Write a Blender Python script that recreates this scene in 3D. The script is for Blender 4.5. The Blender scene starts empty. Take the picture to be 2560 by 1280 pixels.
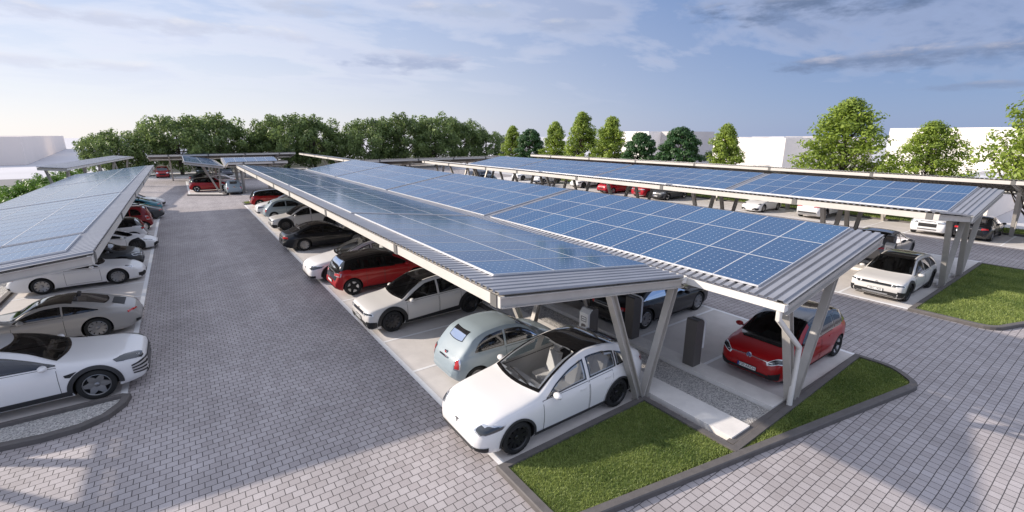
import bpy, bmesh, math, random
import numpy as np
from mathutils import Vector, Matrix
from mathutils.bvhtree import BVHTree
R = math.radians
random.seed(7)
rng = np.random.default_rng(11)
scn = bpy.context.scene
col = scn.collection

# ------------------------------------------------------------------ camera, sky, sun, exposure
cam_d = bpy.data.cameras.new('camera')
cam = bpy.data.objects.new('camera', cam_d)
col.objects.link(cam)
cam.location = (0, 0, 6.6)
cam.rotation_euler = (R(90 - 14.75), 0, R(-35.37))
cam_d.sensor_width = 36
cam_d.lens = 1147 / 2560 * 36
cam_d.clip_end = 3000
scn.camera = cam
SUN = Vector((1.68, -1.5, -1.0)).normalized()          # direction the light travels
SUN_EL = math.asin(-SUN.z)
world = bpy.data.worlds.new('World')
scn.world = world
world.use_nodes = True


# bearing (radians clockwise from +y), height (z of the direction), half sizes, opacity, crest and underside colours
CLOUDS = [
    (.41, .139, .16, .024, .70, (4.2, 4.4, 5.5), (2.5, 3.0, 4.4)),
    (1.20, .212, .30, .030, .90, (2.9, 3.2, 4.2), (1.0, 1.42, 2.4)),
    (1.28, .116, .26, .020, .85, (3.4, 3.5, 4.3), (1.3, 1.75, 2.85)),
    (1.38, .071, .10, .009, .5, (2.9, 3.0, 3.7), (1.6, 2.0, 3.1)),
    (.25, .222, .12, .020, .75, (5.0, 5.2, 6.0), (3.9, 4.3, 5.4)),
    (.55, .232, .14, .018, .75, (4.7, 4.8, 5.6), (3.3, 3.8, 5.0)),
    (.74, .205, .12, .014, .6, (4.3, 4.5, 5.2), (2.7, 3.25, 4.6)),
    (.0, .172, .30, .018, .7, (5.8, 5.8, 6.3), (4.3, 4.6, 5.7)),
    (-.12, .105, .18, .011, .6, (6.2, 6.2, 6.6), (5.0, 5.2, 6.1)),
]


def build_world():
    nt = world.node_tree
    nt.nodes.clear()
    N = nt.nodes.new
    L = nt.links.new
    out = N('ShaderNodeOutputWorld')
    bg = N('ShaderNodeBackground')
    bg.inputs['Strength'].default_value = 0.107
    sky = N('ShaderNodeTexSky')
    sky.sky_type = 'NISHITA'
    sky.sun_disc = False
    sky.sun_elevation = SUN_EL
    sky.sun_rotation = math.atan2(-SUN.x, -SUN.y)
    sky.air_density = 1.0
    sky.dust_density = 0.6
    sky.ozone_density = 4.0
    tc = N('ShaderNodeTexCoord')
    sep = N('ShaderNodeSeparateXYZ')
    L(tc.outputs['Generated'], sep.inputs[0])
    # flatten the direction on to a cloud layer
    addz = N('ShaderNodeMath'); addz.operation = 'ADD'; addz.inputs[1].default_value = 0.16
    mx = N('ShaderNodeMath'); mx.operation = 'MAXIMUM'; mx.inputs[1].default_value = 0.0
    L(sep.outputs['Z'], mx.inputs[0]); L(mx.outputs[0], addz.inputs[0])
    dv = N('ShaderNodeVectorMath'); dv.operation = 'DIVIDE'
    cmb = N('ShaderNodeCombineXYZ')
    for i in range(3):
        L(addz.outputs[0], cmb.inputs[i])
    L(tc.outputs['Generated'], dv.inputs[0]); L(cmb.outputs[0], dv.inputs[1])
    mp = N('ShaderNodeMapping')
    mp.inputs['Location'].default_value = (7.7, 5.2, 0.0)
    mp.inputs['Rotation'].default_value = (0, 0, R(35))
    mp.inputs['Scale'].default_value = (0.62, 1.0, 0.6)
    L(dv.outputs[0], mp.inputs[0])
    n1 = N('ShaderNodeTexNoise'); n1.inputs['Scale'].default_value = 1.5
    n1.inputs['Detail'].default_value = 9; n1.inputs['Roughness'].default_value = 0.55
    n1.inputs['Distortion'].default_value = 0.25
    L(mp.outputs[0], n1.inputs['Vector'])
    r1 = N('ShaderNodeValToRGB')
    r1.color_ramp.elements[0].position = 0.49; r1.color_ramp.elements[0].color = (0, 0, 0, 1)
    r1.color_ramp.elements[1].position = 0.60; r1.color_ramp.elements[1].color = (1, 1, 1, 1)
    L(n1.outputs['Fac'], r1.inputs[0])
    # side towards the sun (hazier) against the side away from it (bluer)
    dt = N('ShaderNodeVectorMath'); dt.operation = 'DOT_PRODUCT'
    sd = Vector((-SUN.x, -SUN.y, 0)).normalized()
    dt.inputs[1].default_value = sd
    L(tc.outputs['Generated'], dt.inputs[0])
    mr = N('ShaderNodeMapRange'); mr.inputs['From Min'].default_value = -0.66
    mr.inputs['From Max'].default_value = 0.84
    mr.interpolation_type = 'SMOOTHSTEP'
    L(dt.outputs['Value'], mr.inputs['Value'])
    def side(c_away, c_sun):
        t_ = N('ShaderNodeMix'); t_.data_type = 'RGBA'
        t_.inputs[6].default_value = (*c_away, 1); t_.inputs[7].default_value = (*c_sun, 1)
        L(mr.outputs[0], t_.inputs[0])
        return t_.outputs[2]
    hz = N('ShaderNodeMapRange'); hz.inputs['From Min'].default_value = 0.0
    hz.inputs['From Max'].default_value = 0.27
    L(sep.outputs['Z'], hz.inputs['Value'])
    grad = N('ShaderNodeMix'); grad.data_type = 'RGBA'
    L(hz.outputs[0], grad.inputs[0])
    L(side((1.95, 2.60, 4.40), (7.1, 6.9, 7.0)), grad.inputs[6])
    L(side((.95, 1.70, 3.60), (3.7, 4.5, 6.4)), grad.inputs[7])
    zen = N('ShaderNodeMapRange'); zen.inputs['From Min'].default_value = 0.30
    zen.inputs['From Max'].default_value = 0.62
    L(sep.outputs['Z'], zen.inputs['Value'])
    high = N('ShaderNodeMix'); high.data_type = 'RGBA'      # flat zenith above the view, brightened to lift the ambient light
    high.inputs[7].default_value = (6.9, 7.4, 9.0, 1)
    L(zen.outputs[0], high.inputs[0]); L(grad.outputs[2], high.inputs[6])
    m1 = N('ShaderNodeMix'); m1.data_type = 'RGBA'
    m1.inputs[0].default_value = .85
    L(sky.outputs[0], m1.inputs[6]); L(high.outputs[2], m1.inputs[7])
    # cloud colour
    cc = N('ShaderNodeMix'); cc.data_type = 'RGBA'
    cc.inputs[6].default_value = (1.7, 2.2, 3.5, 1)
    cc.inputs[7].default_value = (5.4, 5.7, 6.9, 1)
    L(mr.outputs[0], cc.inputs[0])
    rim = side((4.3, 4.5, 5.6), (6.9, 6.9, 7.4))
    core = N('ShaderNodeMapRange'); core.inputs['From Min'].default_value = .53; core.inputs['From Max'].default_value = .64
    L(n1.outputs['Fac'], core.inputs['Value'])
    c2 = N('ShaderNodeMix'); c2.data_type = 'RGBA'
    L(core.outputs[0], c2.inputs[0]); L(rim, c2.inputs[6]); L(cc.outputs[2], c2.inputs[7])
    fade = N('ShaderNodeMapRange'); fade.inputs['From Min'].default_value = 0.05
    fade.inputs['From Max'].default_value = 0.13; fade.inputs['To Max'].default_value = 0.55
    L(sep.outputs['Z'], fade.inputs['Value'])
    ml = N('ShaderNodeMath'); ml.operation = 'MULTIPLY'
    L(r1.outputs[0], ml.inputs[0]); L(fade.outputs[0], ml.inputs[1])
    m2 = N('ShaderNodeMix'); m2.data_type = 'RGBA'
    L(ml.outputs[0], m2.inputs[0]); L(m1.outputs[2], m2.inputs[6]); L(c2.outputs[2], m2.inputs[7])
    # a few bigger clouds at fixed bearings: grey underside, sunlit crest
    def op(o, a, b=None, clamp=False):
        n = N('ShaderNodeMath'); n.operation = o; n.use_clamp = clamp
        for i, v in enumerate((a, b)):
            if v is None: continue
            if isinstance(v, (int, float)): n.inputs[i].default_value = v
            else: L(v, n.inputs[i])
        return n.outputs[0]
    az = op('ARCTAN2', sep.outputs['X'], sep.outputs['Y'])
    nv = N('ShaderNodeMapping'); nv.inputs['Scale'].default_value = (13, 13, 46)
    L(tc.outputs['Generated'], nv.inputs[0])
    n2 = N('ShaderNodeTexNoise'); n2.inputs['Scale'].default_value = 1.0; n2.inputs['Detail'].default_value = 9
    n2.inputs['Roughness'].default_value = .62
    L(nv.outputs[0], n2.inputs['Vector'])
    nz = op('MULTIPLY', op('SUBTRACT', n2.outputs['Fac'], .5), 3.8)
    cur = m2.outputs[2]
    for (a, e, wa, we, al, rim_c, core_c) in CLOUDS:
        du = op('DIVIDE', op('SUBTRACT', az, a), wa)
        dv_ = op('DIVIDE', op('SUBTRACT', sep.outputs['Z'], e), we)
        msk = op('SUBTRACT', 1.0, op('ADD', op('MULTIPLY', du, du), op('MULTIPLY', dv_, dv_)))
        den = op('ADD', op('MULTIPLY', msk, 1.0), nz)
        sm = N('ShaderNodeMapRange'); sm.interpolation_type = 'SMOOTHSTEP'
        sm.inputs['From Min'].default_value = .12; sm.inputs['From Max'].default_value = 1.25
        L(den, sm.inputs['Value'])
        cut = N('ShaderNodeMapRange'); cut.inputs['From Min'].default_value = -.9; cut.inputs['From Max'].default_value = -.2
        L(msk, cut.inputs['Value'])
        topf = N('ShaderNodeMapRange'); topf.interpolation_type = 'SMOOTHSTEP'
        topf.inputs['From Min'].default_value = .15; topf.inputs['From Max'].default_value = 1.0
        L(op('ADD', dv_, op('MULTIPLY', nz, .7)), topf.inputs['Value'])
        cm = N('ShaderNodeMix'); cm.data_type = 'RGBA'
        cm.inputs[6].default_value = (*core_c, 1); cm.inputs[7].default_value = (*rim_c, 1)
        L(topf.outputs[0], cm.inputs[0])
        mxx = N('ShaderNodeMix'); mxx.data_type = 'RGBA'
        L(op('MULTIPLY', op('MULTIPLY', sm.outputs[0], cut.outputs[0]), al), mxx.inputs[0])
        L(cur, mxx.inputs[6]); L(cm.outputs[2], mxx.inputs[7])
        cur = mxx.outputs[2]
    L(cur, bg.inputs['Color'])
    L(bg.outputs[0], out.inputs['Surface'])


build_world()
sun_d = bpy.data.lights.new('sun', 'SUN')
sun_d.energy = 4.7
sun_d.angle = R(1.0)
sun_d.color = (1.0, 0.89, 0.78)
sun = bpy.data.objects.new('sun', sun_d)
col.objects.link(sun)
sun.rotation_euler = SUN.to_track_quat('-Z', 'Y').to_euler()
scn.view_settings.view_transform = 'Standard'
scn.view_settings.look = 'None'
scn.view_settings.gamma = 1
scn.view_settings.exposure = 0.39
scn.cycles.max_bounces = 8
scn.cycles.transparent_max_bounces = 12

# ------------------------------------------------------------------ materials
MATS = {}


def mat(name, color=(.5, .5, .5), rough=.6, metal=0., coat=0., spec=.5, noise=None, bump=None, objcol=False, emit=None):
    if name in MATS:
        return MATS[name]
    m = bpy.data.materials.new(name)
    m.use_nodes = True
    nt = m.node_tree
    b = nt.nodes['Principled BSDF']
    b.inputs['Base Color'].default_value = (*color, 1)
    b.inputs['Roughness'].default_value = rough
    b.inputs['Metallic'].default_value = metal
    b.inputs['Coat Weight'].default_value = coat
    b.inputs['Coat Roughness'].default_value = .04
    b.inputs['Specular IOR Level'].default_value = spec
    if objcol:
        oi = nt.nodes.new('ShaderNodeObjectInfo')
        nt.links.new(oi.outputs['Color'], b.inputs['Base Color'])
    if noise:                                     # (scale, amount)
        geo = nt.nodes.new('ShaderNodeNewGeometry')
        nz = nt.nodes.new('ShaderNodeTexNoise')
        nz.inputs['Scale'].default_value = noise[0]
        nz.inputs['Detail'].default_value = 8
        nz.inputs['Roughness'].default_value = .65
        nt.links.new(geo.outputs['Position'], nz.inputs['Vector'])
        mr = nt.nodes.new('ShaderNodeMapRange')
        mr.inputs['From Min'].default_value = .3
        mr.inputs['From Max'].default_value = .7
        mr.inputs['To Min'].default_value = 1 - noise[1]
        mr.inputs['To Max'].default_value = 1 + noise[1]
        nt.links.new(nz.outputs['Fac'], mr.inputs['Value'])
        vm = nt.nodes.new('ShaderNodeVectorMath'); vm.operation = 'SCALE'
        vm.inputs[0].default_value = color
        nt.links.new(mr.outputs[0], vm.inputs['Scale'])
        nt.links.new(vm.outputs[0], b.inputs['Base Color'])
    if bump:
        geo = nt.nodes.new('ShaderNodeNewGeometry')
        nz = nt.nodes.new('ShaderNodeTexNoise')
        nz.inputs['Scale'].default_value = bump[0]
        nz.inputs['Detail'].default_value = 5
        nt.links.new(geo.outputs['Position'], nz.inputs['Vector'])
        bp = nt.nodes.new('ShaderNodeBump')
        bp.inputs['Strength'].default_value = bump[1]
        bp.inputs['Distance'].default_value = .02
        nt.links.new(nz.outputs['Fac'], bp.inputs['Height'])
        nt.links.new(bp.outputs[0], b.inputs['Normal'])
    if emit:
        b.inputs['Emission Color'].default_value = (*color, 1)
        b.inputs['Emission Strength'].default_value = emit
    MATS[name] = m
    return m


PAINT = mat('car_paint', rough=.42, coat=.7, spec=.25, objcol=True)
BLACK = mat('black_plastic', (.012, .012, .013), .55)
CLAD = mat('dark_cladding', (.035, .035, .037), .6)
GLOSSBLACK = mat('gloss_black', (.008, .008, .009), .12, coat=1.)
TYRE = mat('tyre_rubber', (.014, .014, .014), .8, bump=(90, .15))
RIMD = mat('rim_dark', (.055, .055, .058), .3, metal=.8)
RIMG = mat('rim_grey', (.30, .30, .305), .35, metal=.8)
RIMS = mat('rim_silver', (.62, .62, .62), .3, metal=.7)
CHROME = mat('chrome', (.75, .75, .76), .12, metal=1.)
LAMP = mat('lamp_glass', (.55, .58, .62), .08, metal=.55, coat=1.)
LAMPD = mat('lamp_dark', (.05, .055, .06), .08, metal=.3, coat=1.)
LED = mat('lamp_led', (.85, .88, .9), .2)
RED = mat('tail_red', (.45, .012, .012), .15, coat=1.)
PLATEW = mat('plate_white', (.75, .75, .73), .4)
PLATEB = mat('plate_blue', (.02, .06, .3), .4)
INK = mat('plate_ink', (.01, .01, .01), .5)
SEAT_L = mat('seat_cream', (.78, .74, .70), .6)
SEAT_D = mat('seat_dark', (.05, .045, .045), .6)
STEEL = mat('galvanised_steel', (.47, .445, .41), .45, metal=.25, noise=(2.2, .1))
JOINT = mat('joint_grey', (.17, .165, .155), .5, metal=.2)
BEAM = mat('beam_paint', (.60, .57, .52), .45, noise=(1.5, .05))
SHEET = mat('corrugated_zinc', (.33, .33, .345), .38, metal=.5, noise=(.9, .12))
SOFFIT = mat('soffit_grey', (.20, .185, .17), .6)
GUTTER = mat('gutter_white', (.70, .68, .64), .4)
FRAME = mat('panel_frame', (.62, .63, .65), .35, metal=.2)
BLDG = mat('white_render', (.84, .79, .74), .8, noise=(.35, .04))
BLDGW = mat('warm_render', (.86, .77, .70), .8, noise=(.2, .03))
BLDG2 = mat('grey_render', (.52, .49, .47), .8, noise=(.3, .04))
CONC = mat('pale_concrete', (.60, .57, .545), .75, noise=(1.3, .10), bump=(60, .1))
SLAB = mat('slab_concrete', (.72, .69, .65), .75, noise=(2.5, .09), bump=(40, .15))
KERB = mat('dark_kerb', (.115, .105, .10), .75, noise=(5, .16), bump=(50, .2))
LINE = mat('white_line', (.80, .80, .80), .6, noise=(6, .06))
CHD = mat('charger_dark', (.11, .10, .093), .5, bump=(200, .1))
CHW = mat('charger_white', (.78, .78, .77), .3, coat=.4)
BARK = mat('bark', (.085, .065, .05), .9, bump=(20, .5))
GROUND = mat('outer_ground', (.52, .51, .53), .85, noise=(.06, .08))
ROAD = mat('grey_road', (.17, .165, .165), .85, noise=(.5, .1))
SOIL = mat('lawn_soil', (.13, .16, .045), .95, noise=(5, .35))


def glass_mat(name, tint, mixmin):
    m = bpy.data.materials.new(name)
    m.use_nodes = True
    nt = m.node_tree
    nt.nodes.clear()
    out = nt.nodes.new('ShaderNodeOutputMaterial')
    tr = nt.nodes.new('ShaderNodeBsdfTransparent')
    tr.inputs[0].default_value = (*tint, 1)
    gl = nt.nodes.new('ShaderNodeBsdfGlossy')
    gl.inputs['Roughness'].default_value = .03
    gl.inputs['Color'].default_value = (.9, .93, 1, 1)
    fr = nt.nodes.new('ShaderNodeFresnel')
    fr.inputs[0].default_value = 1.55
    ad = nt.nodes.new('ShaderNodeMath'); ad.operation = 'ADD'; ad.use_clamp = True
    ad.inputs[1].default_value = mixmin
    ad.operation = 'MULTIPLY_ADD'
    ad.inputs[1].default_value = .75
    ad.inputs[2].default_value = mixmin
    nt.links.new(fr.outputs[0], ad.inputs[0])
    mx = nt.nodes.new('ShaderNodeMixShader')
    nt.links.new(ad.outputs[0], mx.inputs[0])
    nt.links.new(tr.outputs[0], mx.inputs[1])
    nt.links.new(gl.outputs[0], mx.inputs[2])
    nt.links.new(mx.outputs[0], out.inputs[0])
    MATS[name] = m
    return m


GLASS = glass_mat('clear_glass', (.80, .83, .85), .02)
GLASSD = glass_mat('tinted_glass', (.20, .22, .24), .05)
GLASSR = glass_mat('roof_glass', (.05, .055, .06), .05)


def paving_mat():
    m = bpy.data.materials.new('block_paving')
    m.use_nodes = True
    nt = m.node_tree
    N = nt.nodes.new
    L = nt.links.new
    b = nt.nodes['Principled BSDF']
    geo = N('ShaderNodeNewGeometry')
    br = N('ShaderNodeTexBrick')
    br.offset = .5
    br.inputs['Color1'].default_value = (.330, .298, .294, 1)
    br.inputs['Color2'].default_value = (.405, .372, .370, 1)
    br.inputs['Mortar'].default_value = (.060, .053, .052, 1)
    br.inputs['Scale'].default_value = 1
    br.inputs['Mortar Size'].default_value = .0078
    br.inputs['Mortar Smooth'].default_value = .15
    br.inputs['Bias'].default_value = 0
    br.inputs['Brick Width'].default_value = .207
    br.inputs['Row Height'].default_value = .183
    nz0 = N('ShaderNodeTexNoise'); nz0.inputs['Scale'].default_value = .8
    L(geo.outputs['Position'], nz0.inputs['Vector'])
    sc = N('ShaderNodeVectorMath'); sc.operation = 'SCALE'; sc.inputs['Scale'].default_value = .035
    L(nz0.outputs['Color'], sc.inputs[0])
    av = N('ShaderNodeVectorMath'); av.operation = 'ADD'
    L(geo.outputs['Position'], av.inputs[0]); L(sc.outputs[0], av.inputs[1])
    L(av.outputs[0], br.inputs['Vector'])
    n1 = N('ShaderNodeTexNoise'); n1.inputs['Scale'].default_value = .45; n1.inputs['Detail'].default_value = 6
    L(geo.outputs['Position'], n1.inputs['Vector'])
    n2 = N('ShaderNodeTexNoise'); n2.inputs['Scale'].default_value = 55; n2.inputs['Detail'].default_value = 3
    L(geo.outputs['Position'], n2.inputs['Vector'])
    def mr(src, a, c, lo, hi):
        r_ = N('ShaderNodeMapRange')
        for k, v in zip(('From Min', 'From Max', 'To Min', 'To Max'), (a, c, lo, hi)):
            r_.inputs[k].default_value = v
        L(src, r_.inputs['Value'])
        return r_.outputs[0]
    f1 = mr(n1.outputs['Fac'], .3, .7, .88, 1.12)
    mp3 = N('ShaderNodeMapping'); mp3.inputs['Scale'].default_value = (1.1, .07, 1)
    L(geo.outputs['Position'], mp3.inputs[0])
    n3 = N('ShaderNodeTexNoise'); n3.inputs['Scale'].default_value = 1; n3.inputs['Detail'].default_value = 5
    L(mp3.outputs[0], n3.inputs['Vector'])
    f3 = mr(n3.outputs['Fac'], .3, .7, .90, 1.09)
    f2 = mr(n2.outputs['Fac'], .3, .7, .88, 1.12)
    mu = N('ShaderNodeMath'); mu.operation = 'MULTIPLY'
    mu0 = N('ShaderNodeMath'); mu0.operation = 'MULTIPLY'
    L(f1, mu0.inputs[0]); L(f3, mu0.inputs[1])
    L(mu0.outputs[0], mu.inputs[0]); L(f2, mu.inputs[1])
    vm = N('ShaderNodeVectorMath'); vm.operation = 'SCALE'
    L(br.outputs['Color'], vm.inputs[0]); L(mu.outputs[0], vm.inputs['Scale'])
    L(vm.outputs[0], b.inputs['Base Color'])
    b.inputs['Roughness'].default_value = .72
    bp = N('ShaderNodeBump'); bp.inputs['Strength'].default_value = .35; bp.inputs['Distance'].default_value = .01
    bp.invert = True
    L(br.outputs['Fac'], bp.inputs['Height'])
    L(bp.outputs[0], b.inputs['Normal'])
    return m


def gravel_mat():
    m = bpy.data.materials.new('grey_gravel')
    m.use_nodes = True
    nt = m.node_tree
    N = nt.nodes.new
    L = nt.links.new
    b = nt.nodes['Principled BSDF']
    geo = N('ShaderNodeNewGeometry')
    v = N('ShaderNodeTexVoronoi'); v.inputs['Scale'].default_value = 40
    L(geo.outputs['Position'], v.inputs['Vector'])
    rp = N('ShaderNodeValToRGB')
    e = rp.color_ramp.elements
    e[0].position = 0; e[0].color = (.24, .235, .23, 1)
    e[1].position = 1; e[1].color = (.78, .75, .71, 1)
    sp = N('ShaderNodeSeparateColor')
    L(v.outputs['Color'], sp.inputs[0])
    L(sp.outputs[0], rp.inputs[0])
    L(rp.outputs[0], b.inputs['Base Color'])
    b.inputs['Roughness'].default_value = .85
    bp = N('ShaderNodeBump'); bp.inputs['Strength'].default_value = 1; bp.inputs['Distance'].default_value = .03
    bp.invert = True
    L(v.outputs['Distance'], bp.inputs['Height'])
    L(bp.outputs[0], b.inputs['Normal'])
    return m


def cells_mat():
    m = bpy.data.materials.new('solar_cells')
    m.use_nodes = True
    nt = m.node_tree
    N = nt.nodes.new
    L = nt.links.new
    b = nt.nodes['Principled BSDF']
    uv = N('ShaderNodeUVMap')
    sp = N('ShaderNodeSeparateXYZ')
    L(uv.outputs[0], sp.inputs[0])
    def op(o, a, c=None, clamp=False):
        n = N('ShaderNodeMath'); n.operation = o; n.use_clamp = clamp
        for i, s in enumerate((a, c)):
            if s is None:
                continue
            if isinstance(s, (int, float)):
                n.inputs[i].default_value = s
            else:
                L(s, n.inputs[i])
        return n.outputs[0]
    u = op('MULTIPLY', sp.outputs['X'], 10.0)
    v = op('MULTIPLY', sp.outputs['Y'], 6.0)
    fu = op('ABSOLUTE', op('SUBTRACT', op('FRACT', u), .5))
    fv = op('ABSOLUTE', op('SUBTRACT', op('FRACT', v), .5))
    diamond = op('GREATER_THAN', op('ADD', fu, fv), .915)
    line = op('GREATER_THAN', op('MAXIMUM', fu, fv), .478)
    bus = op('LESS_THAN', op('ABSOLUTE', op('SUBTRACT', fv, .2)), .014)
    wn = N('ShaderNodeTexWhiteNoise'); wn.noise_dimensions = '2D'
    cb = N('ShaderNodeCombineXYZ')
    L(op('FLOOR', u), cb.inputs[0]); L(op('FLOOR', v), cb.inputs[1])
    L(cb.outputs[0], wn.inputs['Vector'])
    oi = N('ShaderNodeObjectInfo')
    va = op('ADD', op('MULTIPLY', wn.outputs['Value'], .16), op('MULTIPLY', oi.outputs['Random'], .45))
    base = N('ShaderNodeMix'); base.data_type = 'RGBA'
    base.inputs[6].default_value = (.008, .050, .135, 1)
    base.inputs[7].default_value = (.020, .098, .215, 1)
    L(va, base.inputs[0])
    w1 = N('ShaderNodeMix'); w1.data_type = 'RGBA'
    w1.inputs[7].default_value = (.30, .38, .50, 1)
    L(op('MULTIPLY', op('MAXIMUM', line, bus), .26), w1.inputs[0]); L(base.outputs[2], w1.inputs[6])
    w2 = N('ShaderNodeMix'); w2.data_type = 'RGBA'
    w2.inputs[7].default_value = (.62, .66, .72, 1)
    L(diamond, w2.inputs[0]); L(w1.outputs[2], w2.inputs[6])
    L(w2.outputs[2], b.inputs['Base Color'])
    b.inputs['Roughness'].default_value = .5
    b.inputs['Coat Weight'].default_value = .72
    b.inputs['Coat Roughness'].default_value = .10
    b.inputs['Coat IOR'].default_value = 1.42
    b.inputs['Specular IOR Level'].default_value = .12
    return m


def leaf_mat(name, c1, c2, scale=.5, transl=.35):
    m = bpy.data.materials.new(name)
    m.use_nodes = True
    nt = m.node_tree
    N = nt.nodes.new
    L = nt.links.new
    b = nt.nodes['Principled BSDF']
    geo = N('ShaderNodeNewGeometry')
    nz = N('ShaderNodeTexNoise'); nz.inputs['Scale'].default_value = scale; nz.inputs['Detail'].default_value = 4
    L(geo.outputs['Position'], nz.inputs['Vector'])
    ri = geo.outputs['Random Per Island']
    ad = N('ShaderNodeMath'); ad.operation = 'MULTIPLY_ADD'; ad.inputs[1].default_value = .5
    L(ri, ad.inputs[0])
    sb = N('ShaderNodeMapRange'); sb.inputs['From Min'].default_value = .3; sb.inputs['From Max'].default_value = .7
    sb.inputs['To Min'].default_value = 0; sb.inputs['To Max'].default_value = .5
    L(nz.outputs['Fac'], sb.inputs['Value'])
    L(sb.outputs[0], ad.inputs[2])
    mx = N('ShaderNodeMix'); mx.data_type = 'RGBA'
    mx.inputs[6].default_value = (*c1, 1); mx.inputs[7].default_value = (*c2, 1)
    L(ad.outputs[0], mx.inputs[0])
    L(mx.outputs[2], b.inputs['Base Color'])
    b.inputs['Roughness'].default_value = .5
    tr = N('ShaderNodeBsdfTranslucent')
    L(mx.outputs[2], tr.inputs['Color'])
    ms = N('ShaderNodeMixShader'); ms.inputs[0].default_value = transl
    out = nt.nodes['Material Output']
    L(b.outputs[0], ms.inputs[1]); L(tr.outputs[0], ms.inputs[2]); L(ms.outputs[0], out.inputs[0])
    MATS[name] = m
    return m


PAVING = paving_mat()
GRAVEL = gravel_mat()
CELLS = cells_mat()
LEAF_OAK = leaf_mat('leaf_broad', (.016, .044, .016), (.31, .41, .13), .6, .42)
LEAF_LIME = leaf_mat('leaf_light', (.075, .135, .016), (.43, .54, .08), .5, .42)
LEAF_DARK = leaf_mat('leaf_dark', (.018, .062, .016), (.08, .18, .05))
LEAF_BUSH = leaf_mat('leaf_bush', (.05, .12, .015), (.19, .32, .05), 1.5)
BLADE = leaf_mat('grass_blade', (.065, .130, .024), (.40, .46, .13), .7, .3)


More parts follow.
